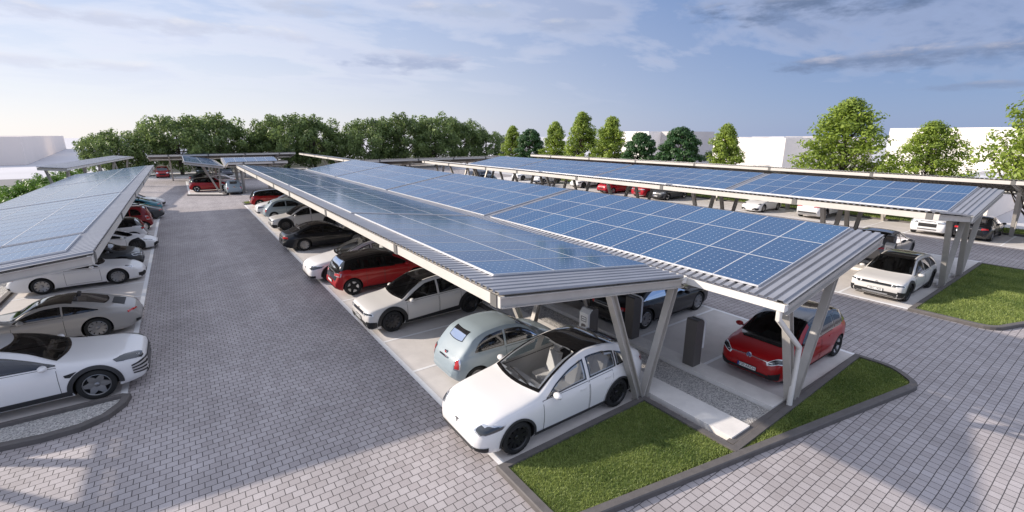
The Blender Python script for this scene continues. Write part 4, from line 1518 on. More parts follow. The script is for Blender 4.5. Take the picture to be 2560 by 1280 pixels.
KINDS['compact'] = Car(upper_black=1.75, L=4.26, W=1.81, wb=2.77, fo=.83, r=.355, doors=4, rim='black5petal', crown=.06,
    top=[(0, .60), (.04, .74), (.2, .86), (.7, 1.0), (.95, 1.06), (1.5, 1.39), (1.9, 1.53), (2.4, 1.58), (3.2, 1.55), (3.75, 1.47), (3.95, 1.32), (4.1, 1.07), (4.2, .88), (4.26, .6)],
    bot=[(0, .28), (.15, .2), (.5, .18), (3.7, .2), (4.1, .26), (4.26, .36)],
    belt=[(0, .56), (.2, .78), (.9, .94), (2, 1.0), (3.4, 1.05), (4.0, 1.05), (4.26, .6)],
    plan=[(0, .60), (.08, .74), (.3, .86), (.85, .905), (3.6, .905), (4.0, .86), (4.26, .7)],
    dlo_top=[(1.08, 1.0), (1.5, 1.24), (1.9, 1.40), (2.4, 1.45), (3.2, 1.42), (3.6, 1.34), (3.75, 1.12)],
    dlo_bot=[(1.08, .975), (2, 1.03), (3.4, 1.08), (3.75, 1.09)],
    side=[(1.08, 2.2, 'front_window'), (2.28, 3.12, 'side_window'), (3.17, 3.75, 'quarter_window')],
    ws_spec=(.78, 1.78, .74, .60, .16), rw_spec=(4.10, 3.84, .62, .58, -.04), roof=('roof', GLOSSBLACK, 1.80, 3.84, 1.02),
    door_s=[(1.18, 2.24), (2.26, 3.02)], arch=None, sill=(.09, BLACK),
    patches=[('headlight', LAMPD, [(.05, .46, .70), (.40, .86, .83), (.34, .87, .72), (.06, .5, .62)], {'rim': LED, 'n': (10, 6)}),
             ('cowl', GLOSSBLACK, [(.62, -.50, 1.0), (.62, .50, 1.0), (.90, .74, 1.05), (.90, -.74, 1.05)], {'pair': False, 'off': .006, 'n': (20, 8)}),
             ('lower_grille', BLACK, [(.03, -.56, .37), (.03, .56, .37), (.06, .60, .25), (.06, -.60, .25)], {'pair': False}),
             ('grille_corner', BLACK, [(.05, .56, .40), (.16, .78, .50), (.16, .78, .28), (.06, .58, .26)]),
             ('tailgate_panel', GLOSSBLACK, [(4.12, -.62, 1.02), (4.12, .62, 1.02), (4.2, .62, .84), (4.2, -.62, .84)], {'pair': False}),
             ('tail_light', RED, [(4.2, .42, .98), (4.02, .85, .98), (4.06, .85, .84), (4.21, .44, .84)], {'rim': LAMP}),
             ('rear_diffuser', BLACK, [(4.26, -.6, .42), (4.26, .6, .42), (4.2, .6, .3), (4.2, -.6, .3)], {'pair': False})],
    extra=ex_comp)

# --- 5 long liftback saloon
KINDS['liftback'] = Car(L=4.97, W=1.95, wb=2.96, fo=.95, r=.35, doors=4, rim='grey10',
    top=[(0, .52), (.04, .64), (.25, .74), (1.0, .88), (1.5, .96), (2.1, 1.25), (2.5, 1.40), (2.9, 1.45), (3.4, 1.41), (4.0, 1.23), (4.5, 1.05), (4.8, .99), (4.92, .86), (4.97, .6)],
    bot=[(0, .28), (.15, .2), (.5, .16), (4.4, .18), (4.8, .26), (4.97, .36)],
    belt=[(0, .5), (.25, .69), (1, .82), (2, .88), (3.5, .92), (4.4, .94), (4.97, .58)],
    plan=[(0, .60), (.1, .75), (.35, .88), (.9, .95), (1.5, .97), (3.8, .975), (4.4, .93), (4.8, .82), (4.97, .68)],
    dlo_top=[(1.72, .93), (2.1, 1.12), (2.5, 1.27), (2.9, 1.31), (3.4, 1.27), (3.8, 1.15), (4.15, .98)],
    dlo_bot=[(1.72, .905), (2.5, .93), (3.5, .95), (4.15, .965)],
    side=[(1.72, 2.80, 'front_window'), (2.88, 4.15, 'side_window')],
    ws_spec=(1.50, 2.35, .74, .58, .14), rw_spec=(4.45, 3.5, .62, .56, -.08), roof=('roof', GLOSSBLACK, 2.45, 3.42, .96),
    door_s=[(1.6, 2.83), (2.85, 3.70)], sill=(.06, BLACK),
    patches=[('headlight', LAMPD, [(.08, .5, .62), (.55, .92, .74), (.45, .90, .64), (.12, .6, .55)], {'rim': CHROME}),
             ('tail_light', RED, [(4.72, .84, .88), (4.92, .50, .87), (4.93, .50, .76), (4.74, .84, .77)]),
             ('trunk_trim', RIMG, [(4.92, -.5, .80), (4.92, .5, .80), (4.93, .5, .77), (4.93, -.5, .77)], {'pair': False}),
             ('rear_diffuser', CLAD, [(4.96, -.6, .42), (4.96, .6, .42), (4.9, .6, .3), (4.9, -.6, .3)], {'pair': False})],
    extra=lambda c: plate(c, 4.97, .62, False, dark=True))

# --- 6 rear-engined coupe
KINDS['coupe'] = Car(L=4.5, W=1.85, wb=2.45, fo=.95, r=.345, doors=1, rim='grey10', ws=.90, crown=.06,
    top=[(0, .40), (.05, .52), (.25, .64), (.7, .79), (1.15, .87), (1.45, .93), (1.9, 1.18), (2.3, 1.29), (2.6, 1.305), (3.1, 1.21), (3.7, 1.01), (4.1, .88), (4.38, .76), (4.5, .5)],
    bot=[(0, .2), (.15, .14), (.5, .13), (4.0, .14), (4.35, .22), (4.5, .32)],
    belt=[(0, .38), (.25, .61), (.7, .78), (1.4, .84), (2.5, .86), (3.4, .91), (4.0, .83), (4.3, .70), (4.5, .48)],
    plan=[(0, .48), (.1, .68), (.35, .82), (.95, .88), (2, .865), (3.3, .925), (3.9, .89), (4.3, .76), (4.5, .55)],
    dlo_top=[(1.55, .90), (1.9, 1.06), (2.3, 1.16), (2.6, 1.17), (3.0, 1.11), (3.5, .95)],
    dlo_bot=[(1.55, .875), (2.5, .89), (3.5, .93)],
    side=[(1.55, 2.62, 'front_window'), (2.67, 3.5, 'quarter_window')],
    ws_spec=(1.38, 2.05, .66, .54, .16), rw_spec=(3.72, 2.92, .46, .50, -.08),
    door_s=[(1.5, 2.66)], sill=(.05, BLACK),
    patches=[('headlight', LAMPD, [(.36, .54, .70), (.62, .60, .80), (.66, .76, .75), (.42, .76, .62)], {'rim': LAMP, 'n': (8, 8)}),
             ('air_intake', BLACK, [(.04, .30, .36), (.24, .74, .40), (.24, .74, .26), (.05, .30, .22)]),
             ('tail_light', RED, [(4.20, .80, .76), (4.44, .40, .75), (4.45, .40, .70), (4.22, .82, .69)]),
             ('engine_grille', BLACK, [(3.82, -.36, 1.0), (3.82, .36, 1.0), (4.12, .40, .88), (4.12, -.40, .88)], {'pair': False}),
             ('exhaust_trim', BLACK, [(4.38, .72, .40), (4.47, .40, .38), (4.45, .40, .30), (4.36, .72, .31)])])

KINDS['coupe_dark_roof'] = Car(**{**KINDS['coupe'].sp, 'roof': ('roof', GLOSSBLACK, 2.08, 2.90, .98), 'rim': 'grey10'})

# --- 7 sharp edged sport utility
KINDS['sharp_suv'] = Car(L=5.1, W=2.02, wb=3.0, fo=1.0, r=.39, doors=4, rim='grey6star', tumble=.5, crown=.05,
    top=[(0, .72), (.04, .86), (.16, .94), (1.0, 1.06), (1.5, 1.14), (2.1, 1.46), (2.6, 1.61), (3.0, 1.65), (3.8, 1.59), (4.4, 1.38), (4.75, 1.2), (4.95, 1.12), (5.05, .9), (5.1, .7)],
    bot=[(0, .36), (.15, .27), (.6, .22), (4.5, .24), (4.9, .34), (5.1, .46)],
    belt=[(0, .68), (.16, .85), (1, .98), (1.6, 1.04), (3, 1.08), (4.3, 1.14), (4.8, 1.1), (5.1, .68)],
    plan=[(0, .68), (.08, .80), (.3, .92), (.7, .985), (1.5, 1.0), (3.8, 1.01), (4.4, .98), (4.85, .88), (5.1, .74)],
    dlo_top=[(1.62, 1.09), (2.1, 1.31), (2.6, 1.47), (3.0, 1.50), (3.7, 1.45), (4.2, 1.28), (4.45, 1.19)],
    dlo_bot=[(1.62, 1.065), (3, 1.11), (4.45, 1.17)],
    side=[(1.62, 2.9, 'front_window'), (2.98, 4.45, 'side_window')],
    ws_spec=(1.46, 2.4, .80, .60, .14), rw_spec=(4.70, 4.1, .62, .56, -.06),
    door_s=[(1.62, 2.94), (2.96, 3.78)], arch=(.085, CLAD), sill=(.17, CLAD),
    patches=[('headlight', LAMPD, [(.12, .55, .83), (.62, .90, .93), (.55, .96, .88), (.16, .70, .76)], {'rim': LAMPD}),
             ('grille', BLACK, [(.02, -.52, .74), (.02, .52, .74), (.02, .45, .44), (.02, -.45, .44)], {'pair': False, 'n': (12, 6), 'bars': RIMG}),
             ('air_intake', BLACK, [(.03, .54, .76), (.30, .92, .70), (.28, .92, .46), (.04, .54, .44)], {'n': (8, 7), 'bars': RIMS}),
             ('front_lip', CLAD, [(.03, -.70, .44), (.03, .70, .44), (.06, .72, .34), (.06, -.72, .34)], {'pair': False}),
             ('fender_vent', BLACK, [(1.28, 1.0, .86), (1.52, 1.0, .82), (1.50, 1.0, .76), (1.42, 1.0, .74)]),
             ('tail_light', RED, [(4.95, .40, 1.02), (4.72, .90, 1.0), (4.74, .92, .93), (4.98, .40, .96)], {'rim': BLACK}),
             ('rear_diffuser', CLAD, [(5.08, -.7, .62), (5.08, .7, .62), (5.02, .7, .42), (5.02, -.7, .42)], {'pair': False})])

# --- 8 boxy sport utility
KINDS['boxy_suv'] = Car(L=4.9, W=1.98, wb=2.9, fo=.85, r=.38, doors=4, rim='grey10', tumble=.28, crown=.05,
    top=[(0, .70), (.03, .96), (.12, 1.06), (1.0, 1.13), (1.35, 1.18), (1.8, 1.53), (2.1, 1.72), (2.8, 1.8), (4.2, 1.78), (4.62, 1.66), (4.78, 1.2), (4.87, .95), (4.9, .65)],
    bot=[(0, .36), (.15, .28), (.6, .24), (4.3, .26), (4.7, .36), (4.9, .46)],
    belt=[(0, .68), (.12, .98), (1, 1.05), (2, 1.08), (4, 1.12), (4.7, 1.12), (4.9, .64)],
    plan=[(0, .78), (.06, .88), (.25, .95), (.8, .985), (4.2, .985), (4.6, .94), (4.9, .82)],
    dlo_top=[(1.45, 1.12), (1.8, 1.38), (2.1, 1.56), (2.8, 1.64), (4.0, 1.62), (4.4, 1.52), (4.5, 1.2)],
    dlo_bot=[(1.45, 1.09), (2.5, 1.11), (4.5, 1.15)],
    side=[(1.45, 2.6, 'front_window'), (2.68, 3.6, 'side_window'), (3.66, 4.5, 'quarter_window')],
    ws_spec=(1.36, 2.0, .80, .68, .08), rw_spec=(4.78, 4.64, .70, .66, -.02), roof=('roof', GLOSSBLACK, 2.08, 4.4, .98),
    door_s=[(1.5, 2.63), (2.65, 3.5)], sill=(.08, CLAD),
    patches=[('grille', BLACK, [(.0, -.48, .86), (.0, .48, .86), (.0, .48, .62), (.0, -.48, .62)], {'pair': False}),
             ('headlight', LAMP, [(.02, .52, .96), (.22, .92, .97), (.22, .92, .86), (.02, .52, .86)], {'rim': LAMPD}),
             ('front_bumper', RIMG, [(.03, -.5, .50), (.03, .5, .50), (.05, .5, .42), (.05, -.5, .42)], {'pair': False}),
             ('hood_trim', BLACK, [(.04, -.42, 1.01), (.04, .42, 1.01), (.02, .42, .97), (.02, -.42, .97)], {'pair': False}),
             ('tail_light', RED, [(4.80, .62, 1.1), (4.62, .93, 1.1), (4.66, .93, .9), (4.86, .62, .9)])])

# --- 9 upright mini hatch
KINDS['mini_box'] = Car(L=3.5, W=1.66, wb=2.42, fo=.60, r=.30, doors=2, rim='silver8', tumble=.22, crown=.06,
    top=[(0, .58), (.04, .74), (.18, .88), (.65, 1.0), (1.1, 1.36), (1.4, 1.5), (1.9, 1.56), (2.9, 1.54), (3.18, 1.47), (3.36, 1.08), (3.46, .82), (3.5, .5)],
    bot=[(0, .3), (.15, .2), (.5, .18), (3.0, .19), (3.35, .27), (3.5, .36)],
    belt=[(0, .55), (.18, .80), (.8, .92), (2, .96), (3.1, 1.0), (3.4, .8), (3.5, .48)],
    plan=[(0, .56), (.08, .68), (.3, .78), (.7, .82), (2.9, .83), (3.2, .80), (3.5, .62)],
    dlo_top=[(.85, .98), (1.2, 1.22), (1.5, 1.38), (1.9, 1.42), (2.7, 1.40), (2.92, 1.28), (3.0, 1.06)],
    dlo_bot=[(.85, .955), (1.9, .99), (3.0, 1.03)],
    side=[(.85, 1.9, 'front_window'), (1.97, 2.42, 'side_window'), (2.48, 3.0, 'quarter_window')],
    ws_spec=(.68, 1.28, .66, .58, .10), rw_spec=(3.28, 3.10, .60, .56, -.03),
    door_s=[(.85, 1.93), (1.95, 2.5)], sill=(.07, CLAD),
    patches=[('tail_light', RED, [(3.32, .66, .94), (3.18, .80, .96), (3.24, .81, .72), (3.42, .66, .72)], {'rim': LAMP}),
             ('headlight', LAMP, [(.06, .45, .76), (.3, .72, .82), (.26, .75, .66), (.06, .5, .62)], {'rim': CHROME}),
             ('grille', BLACK, [(.02, -.36, .62), (.02, .36, .62), (.03, .34, .44), (.03, -.34, .44)], {'pair': False})])

# --- 10 low wedge sports car
KINDS['wedge'] = Car(L=4.5, W=1.96, wb=2.65, fo=.95, r=.345, doors=1, rim='dark10', tumble=.55, crown=.045, ws=.92,
    top=[(0, .40), (.04, .48), (.25, .56), (.9, .74), (1.2, .82), (2.0, 1.10), (2.35, 1.17), (2.8, 1.13), (3.5, .98), (4.1, .90), (4.42, .80), (4.5, .5)],
    bot=[(0, .2), (.15, .13), (.5, .12), (4.0, .14), (4.35, .24), (4.5, .34)],
    belt=[(0, .38), (.25, .54), (.8, .70), (1.4, .78), (2.5, .82), (3.3, .92), (4.1, .87), (4.5, .49)],
    plan=[(0, .58), (.08, .74), (.35, .87), (.9, .94), (2, .92), (3.3, .98), (4, .95), (4.35, .84), (4.5, .66)],
    dlo_top=[(1.35, .82), (1.8, .95), (2.3, 1.05), (2.7, 1.03), (3.1, .92)],
    dlo_bot=[(1.35, .80), (2.5, .85), (3.1, .90)],
    side=[(1.35, 2.5, 'front_window'), (2.56, 3.1, 'quarter_window')],
    ws_spec=(1.15, 2.15, .68, .52, .18), rw_spec=(3.5, 2.75, .42, .44, -.05),
    door_s=[(1.4, 2.56)], sill=(.06, BLACK),
    patches=[('headlight', LAMPD, [(.22, .58, .53), (.66, .76, .65), (.62, .84, .61), (.26, .74, .48)]),
             ('air_intake', BLACK, [(.03, .24, .36), (.20, .78, .38), (.20, .78, .20), (.04, .24, .20)]),
             ('tail_light', RED, [(4.42, .5, .76), (4.25, .86, .76), (4.26, .87, .70), (4.44, .5, .70)])])

CARG = 'cars parked in the marked bays'
WHITE = (.78, .77, .76); PEARL = (.62, .60, .57); SILVER = (.36, .345, .325); REDC = (.36, .006, .008); MAROON = (.20, .012, .014)
BLK = (.006, .0065, .009); MIST = (.285, .345, .375); DGREY = (.055, .058, .062); TEAL = (.035, .20, .26); GREYC = (.27, .26, .255)


def put_car(kind, x, y, head, color, label, scale=1.):
    """head: direction of the nose in degrees, 0 = +x"""
    c = KINDS[kind]
    root = thing('parked_car', label, 'car', (x, y, .008), R(head), CARG)
    root.scale = (scale,) * 3
    made = []
    for (nm, me, par, loc, rot, lab) in c.parts:
        o = link(nm, me, root if par is None else made[par], loc, rot, lab, color=color)
        made.append(o)
    return root


for row in [
    # first row, bays on the left aisle
    ('crossover', 6.5, 7.76, 180, WHITE, 'white crossover with clear windscreen and black glass roof beside the nearest lawn', 1.03),
    ('retro', 6.85, 10.35, 0, MIST, 'pale blue grey retro city car seen from behind next to the white crossover', 1.04),
    ('angular', 6.72, 15.3, 180, PEARL, 'white angular hatchback with black roof and black cladding after the empty bay', 1.03),
    ('compact', 6.64, 19.85, 0, REDC, 'red hatchback with black roof parked tail out in the middle row', 1.03),
    ('crossover', 6.42, 22.3, 180, WHITE, 'white crossover nosing out just beyond the red black roofed hatchback', 1.0),
    ('liftback', 6.78, 29.4, 0, BLK, 'black liftback saloon parked tail out with red tail light on the left aisle', 1.03),
    ('angular', 7.0, 36.4, 180, PEARL, 'pearl angular hatchback beyond the black saloon', 1.02),
    ('retro', 6.75, 41.5, 0, MIST, 'grey blue retro city car further up the middle row with spoked wheels', 1.06),
    ('crossover', 7.0, 44.0, 180, WHITE, 'white crossover nosing out beyond the second retro city car', 1.0),
    ('compact', 6.95, 49.6, 0, REDC, 'red hatchback with black roof last in the middle row by the grass patch', 1.02),
    # first row, bays on the right aisle
    ('compact', 14.2, 5.62, 180, REDC, 'red hatchback with plate F30 ARCH behind the white downpipe post', 1.01),
    ('liftback', 14.05, 10.45, 0, BLK, 'black saloon behind the dark charging posts under the canopy', 1.05),
    ('angular', 14.4, 12.95, 180, PEARL, 'white and black hatchback half hidden under the canopy beyond the black saloon', 1.0),
    # second row
    ('angular', 24.95, 5.98, 180, PEARL, 'pearl angular hatchback with plate HRC 1920 beside the second lawn', 1.0),
    ('crossover', 31.2, 8.35, 0, GREYC, 'grey crossover behind the white charging post in the second row', 1.0),
    ('liftback', 24.9, 19.5, 180, DGREY, 'dark grey saloon whose roof shows above the first canopy edge near the white convertible', 1.0),
    ('liftback', 24.9, 12.6, 0, BLK, 'black saloon mostly hidden behind the first canopy near the white suv tail', 1.0),
    ('liftback', 24.8, 26.4, 0, BLK, 'black saloon roof peeping over the canopy below the dark estate', 1.0),
    ('liftback', 24.8, 28.8, 180, DGREY, 'dark roofed saloon peeping over the canopy below the red suv', 1.0),
    ('compact', 24.8, 35.9, 180, BLK, 'black hatchback peeping over the canopy left of the red estate', 1.0),
    ('liftback', 24.8, 40.7, 0, BLK, 'black saloon peeping over the canopy in front of the white hatchback', 1.0),
    ('compact', 24.8, 43.1, 180, DGREY, 'dark grey hatchback peeping over the canopy behind the white hatchback wheels', 1.0),
    # far right row
    ('liftback', 43.2, 6.55, 0, BLK, 'black low saloon parked tail out at the far right behind the second canopy posts', 1.0),
    ('boxy_suv', 42.75, 8.62, 180, WHITE, 'white boxy suv with black grille facing the aisle between the far posts', 1.0),
    ('sharp_suv', 43.35, 16.2, 0, WHITE, 'white sharp edged suv parked tail out in the far right row', 1.0),
    ('coupe', 42.6, 20.75, 180, WHITE, 'white coupe facing the aisle in the far right row', 1.0),
    ('compact', 42.4, 30.5, 180, DGREY, 'dark hatchback right of the red suv in the far right row', 1.05),
    ('boxy_suv', 42.5, 33.1, 180, (.42, .008, .02), 'bright red suv with slatted grille facing the aisle in the far right row', .97),
    ('liftback', 42.1, 37.8, 0, (.42, .008, .02), 'red saloon parked tail out left of the red suv', 1.0),
    ('crossover', 43.3, 44.0, 180, WHITE, 'white crossover nosing out left of the red saloon', .97),
    ('compact', 42.3, 50.9, 180, WHITE, 'white hatchback with black wheels between two canopy posts far right', 1.0),
    ('crossover', 43.0, 56.6, 180, WHITE, 'white crossover farthest along the right hand row', 1.0),
    # left hand row
    ('sharp_suv', -4.15, 15.72, 0, WHITE, 'white sharp edged suv with large five spoke wheels at the near left', 1.05),
    ('coupe_dark_roof', -4.33, 20.5, 180, SILVER, 'silver grey coupe with black sunroof parked tail out at the left', 1.04),
    ('coupe', -4.33, 27.6, 0, WHITE, 'white coupe nose out beneath the near corner of the left canopy', 1.02),
    ('compact', -4.5, 30.15, 0, DGREY, 'dark grey hatchback nose out between the white coupe and white wedge sports car', 1.0),
    ('wedge', -4.12, 35.0, 0, WHITE, 'low white wedge shaped sports car nose out in the left row', 1.02),
    ('compact', -4.45, 37.6, 180, WHITE, 'white hatchback tail out between the wedge sports car and the maroon mini', 1.0),
    ('mini_box', -4.12, 42.1, 180, MAROON, 'maroon upright mini hatch with silver eight spoke wheels in the left row', 1.12),
    ('coupe', -4.0, 47.5, 180, DGREY, 'dark grey coupe tail out beyond the maroon mini', 1.0),
    ('coupe', -4.2, 51.6, 180, TEAL, 'teal blue coupe between the dark grey coupe and the sunlit white coupe', 1.0),
    ('coupe', -3.95, 55.6, 0, WHITE, 'white coupe last in the left row sticking out into sunlight', 1.02),
    # far end of the aisle
    ('compact', 2.6, 67.6, 0, REDC, 'red hatchback with black roof under the far small canopy', 1.05),
    ('crossover', 3.0, 71.3, 180, WHITE, 'white crossover behind the red hatchback at the far small canopy', 1.0),
    ('crossover', 2.9, 74.6, 180, GREYC, 'grey crossover farther back at the far small canopy', 1.0),
    ('liftback', 3.2, 79.8, 0, BLK, 'black saloon deepest under the far small canopy', 1.0),
    ('retro', 4.62, 63.0, 90, MIST, 'pale blue retro city car seen from behind beside the far canopy post', 1.05),
    ('retro', 11.3, 62.2, 0, MIST, 'grey retro city car half hidden behind the far edge beam', 1.0),
    ('mini_box', -2.55, 94.0, -90, (.30, .012, .016), 'red mini hatch facing us alone at the far end of the aisle', 1.1),
    ('boxy_suv', 2.9, 94.5, -90, (.03, .04, .032), 'dark green boxy suv at the far end under the rear canopy', 1.0),
    ('liftback', 6.2, 94.5, -90, (.12, .13, .16), 'blue grey saloon at the far end behind the small canopy', 1.0),
    ('crossover', 19.0, 62.5, 180, GREYC, 'grey crossover peeping over the far end of the first canopy', 1.0),
    ('crossover', 19.0, 66.5, 180, WHITE, 'white crossover peeping behind the grey one beyond the first canopy', 1.0),
    ('boxy_suv', 16.0, 73.0, -90, WHITE, 'white boxy suv beside the far corner post', 1.0),
    ('boxy_suv', 34.0, 57.0, 180, WHITE, 'white boxy suv seen under the second canopy edge at its far end', 1.0),
    ('retro', 33.5, 53.6, 180, MIST, 'silver city car seen under the second canopy edge near its far end', 1.0),
]:
    put_car(*row)


# ------------------------------------------------------------------ chargers
def charger_meshes(big):
    w, d, h = .34, .36, 1.42
    b = MB()
    prof = [(-d / 2, 0), (d / 2, 0), (d / 2, h - .12), (d / 2 - .07, h - .03), (-d / 2 + .05, h), (-d / 2, h - .03)]
    n = len(prof)
    vs = [(x, -w / 2, z) for x, z in prof] + [(x, w / 2, z) for x, z in prof]
    b.add(vs, [tuple(range(n)), tuple(range(2 * n - 1, n - 1, -1))] + [((i + 1) % n, i, n + i, n + (i + 1) % n) for i in range(n)])
    body = b.mesh('body', CHD)
    f = MB()
    z0 = .5 if big else .04
    pr = [(d / 2 + .004, z0), (d / 2 + .075, z0), (d / 2 + .075, h - .1), (d / 2 - .04, h + .012), (d / 2 - .1, h + .02), (d / 2 - .1, h - .01), (d / 2 - .06, h - .02), (d / 2 + .004, h - .115)]
    n = len(pr)
    ww = w / 2 + .012
    f.add([(x, -ww, z) for x, z in pr] + [(x, ww, z) for x, z in pr], [tuple(range(n)), tuple(range(2 * n - 1, n - 1, -1))] + [((i + 1) % n, i, n + i, n + (i + 1) % n) for i in range(n)])
    front = f.mesh('front_panel', CHW)
    s = MB()
    x = d / 2 + .078
    for c, dd in (((x, 0, 1.20), (.006, .2, .012)), ((x, 0, 1.06), (.006, .2, .012)), ((x, .1, 1.13), (.006, .012, .152)), ((x, -.1, 1.13), (.006, .012, .152)),
                  ((x, .035, 1.13), (.006, .07, .01)), ((x, -.03, 1.13), (.006, .03, .03)), ((x, -.06, 1.13), (.006, .02, .008))):
        s.box(c, dd)
    screen = s.mesh('screen', BLACK)
    k = MB()
    ring = [(x + .004, .095 * math.copysign(abs(math.cos(t)) ** .6, math.cos(t)), .90 + .075 * math.copysign(abs(math.sin(t)) ** .6, math.sin(t))) for t in (2 * math.pi * i / 20 for i in range(20))]
    k.add(ring + [(p[0] - .02, p[1], p[2]) for p in ring], [tuple(range(20))] + [(i, 20 + i, 20 + (i + 1) % 20, (i + 1) % 20) for i in range(20)])
    sock = k.mesh('socket', mat('socket_grey', (.16, .15, .145), .5))
    return body, front, screen, sock


CH = {b_: charger_meshes(b_) for b_ in (True, False)}
for x, y, rz, big, lab in [
    (11.32, 6.9, 0, True, 'dark charging post standing clear beside the red hatchback with plate'),
    (11.34, 9.15, 0, True, 'dark charging post behind the near canopy leg and the black saloon'),
    (9.42, 9.2, 180, False, 'white fronted charging post just behind the near white crossover'),
    (9.42, 14.4, 180, False, 'charging post behind the white angular hatchback under the canopy beam'),
    (9.42, 21.3, 180, False, 'charging post hidden deep behind the red black roofed hatchback'),
    (27.45, 6.98, 180, False, 'white fronted charging post behind the pearl hatchback with plate HRC 1920'),
    (29.4, 7.55, 0, True, 'dark charging post in front of the grey crossover in the second row'),
]:
    r_ = thing('charging_post', lab, 'charger', (x, y, .15), R(rz), 'electric car chargers on the plinths')
    bd, fr, sc, so = CH[big]
    link('body', bd, r_)
    f_ = link('front_panel', fr, r_)
    link('screen', sc, f_)
    link('socket', so, f_)


# ------------------------------------------------------------------ perimeter canopies (far end)
def far_canopies():
    wing_left('distant canopy running towards the trees with a thin white edge beam', 15.6, 53.5, 80.5, 5.2, 3.9, 3.15, [56, 63, 70, 77], [], 19.6, panels=False)
    # high edge towards us (-y): rotate -90 so local x -> ... use rz = +90: local x -> +y, local y -> -x
    def face(label, x0, x1, y, span, zh, zl, n, blocks=(), panels=False):
        L_ = x1 - x0
        return canopy(label, (x1, y, 0), R(90), L_, (0, zh), (span, zl), [L_ * (k + .5) / n for k in range(n)], blocks, G, vbase=span * .72, panels=panels)
    face('distant rear canopy with dark underside before the wood ending the left aisle', -3.6, 15.4, 82, 5.4, 3.95, 3.1, 4)
    face('distant rear canopy with dark underside between the first and second rows', 16.2, 35.2, 52.2, 5.4, 3.92, 3.0, 4)
    face('small far canopy with dark front underside beside the pale blue city car', 4.2, 10.2, 59.3, 4.6, 3.75, 3.1, 2)
    # panels rising to the back on the small canopy
    L_ = 6.0
    canopy('small far canopy wing with panels rising to the back', (4.2, 68.8, 0), R(-90), L_, (0, 3.85), (4.9, 3.1), [1.2, 4.6], [(.2, 5)], G, vbase=3.2)
    wing_left('small far canopy wing with panels over the red hatchback', .3, 63.4, 84, 3.7, 3.72, 3.1, [64.5, 71, 78], [(63.7, 17)], 3.4, arms=(1.3, .2), pan_x=.05, ncol=2)
    # corrugated canopy at the far left, rising to the right
    canopy('far left canopy with bare corrugated roof on slanted posts above the hedge', (-10.2, 56.6, 0), R(-6.7), 26, (0, 3.93), (2.0, 3.76), [1, 6, 11, 17, 24], [], G, vbase=1.0, arms=(.75, .75), panels=False)


far_canopies()


# ------------------------------------------------------------------ trees and planting
def leaf_mesh(name, centers, radii, per, size, m, flat=1., seed=0, up=0.):
    g = np.random.default_rng(seed)
    C = np.asarray(centers, float); Rr = np.asarray(radii, float)
    cnt = np.maximum(3, (per * (Rr / Rr.mean()) ** 2).astype(int))
    idx = np.repeat(np.arange(len(C)), cnt)
    k = len(idx)
    d = g.normal(size=(k, 3)); d /= np.linalg.norm(d, axis=1)[:, None]
    rad = g.uniform(.35, 1.08, k) ** .6
    P = C[idx] + d * (rad * Rr[idx])[:, None] * np.array([1, 1, flat])
    nrm = d + g.normal(0, .38, (k, 3)) + np.array([0, 0, up])
    nrm /= np.linalg.norm(nrm, axis=1)[:, None]
    t = np.cross(nrm, g.normal(size=(k, 3))); t /= np.linalg.norm(t, axis=1)[:, None]
    b_ = np.cross(nrm, t)
    s = size * g.uniform(.55, 1.35, k)
    V = np.stack([P - t * s[:, None], P + b_ * s[:, None] * .55, P + t * s[:, None], P - b_ * s[:, None] * .55], 1)
    me = bpy.data.meshes.new(name)
    me.from_pydata(V.reshape(-1, 3).tolist(), [], np.arange(4 * k).reshape(-1, 4).tolist())
    me.materials.append(m)
    return me


def trunk_mesh(h, r0, limbs, seed):
    g = random.Random(seed)
    b = MB()
    b.tube([(0, 0, -.1), (.05, .03, h * .3), (-.05, .05, h * .6), (0, 0, h)], [r0, r0 * .75, r0 * .5, r0 * .12], 8)
    for (z, tip) in limbs:
        t = Vector(tip)
        a = Vector((0, 0, z))
        mid = (a + t) / 2 + Vector((0, 0, -.12 * (t - a).length * g.uniform(-.3, 1)))
        b.tube([a, mid, t], [r0 * .32, r0 * .2, r0 * .06], 5)
    return b.mesh('trunk', BARK, 60)


def broad_tree(seed, rx, h, zlow):
    g = np.random.default_rng(seed)
    cs, rs, limbs = [], [], []
    zc = (h + zlow) / 2; rz = (h - zlow) / 2
    n = 150
    for i in range(n):
        d = g.normal(size=3); d /= np.linalg.norm(d)
        q = g.uniform(.6, 1.04)
        lump = 1 + .22 * math.sin(3.1 * d[0] + seed) + .18 * math.sin(4.3 * d[1] + 2 * seed)
        p = np.array([d[0] * rx * q * lump, d[1] * rx * q * lump, zc + d[2] * rz * q])
        p[2] = max(p[2], zlow - .2)
        cs.append(p); rs.append(g.uniform(.5, 1.25) * rx * .17)
        if i % 7 == 0:
            limbs.append((g.uniform(1.2, h * .5), p))
    crown = leaf_mesh('crown', cs, rs, 72, .22, LEAF_OAK, .85, seed)
    return crown, trunk_mesh(h * .75, .32, limbs, seed)


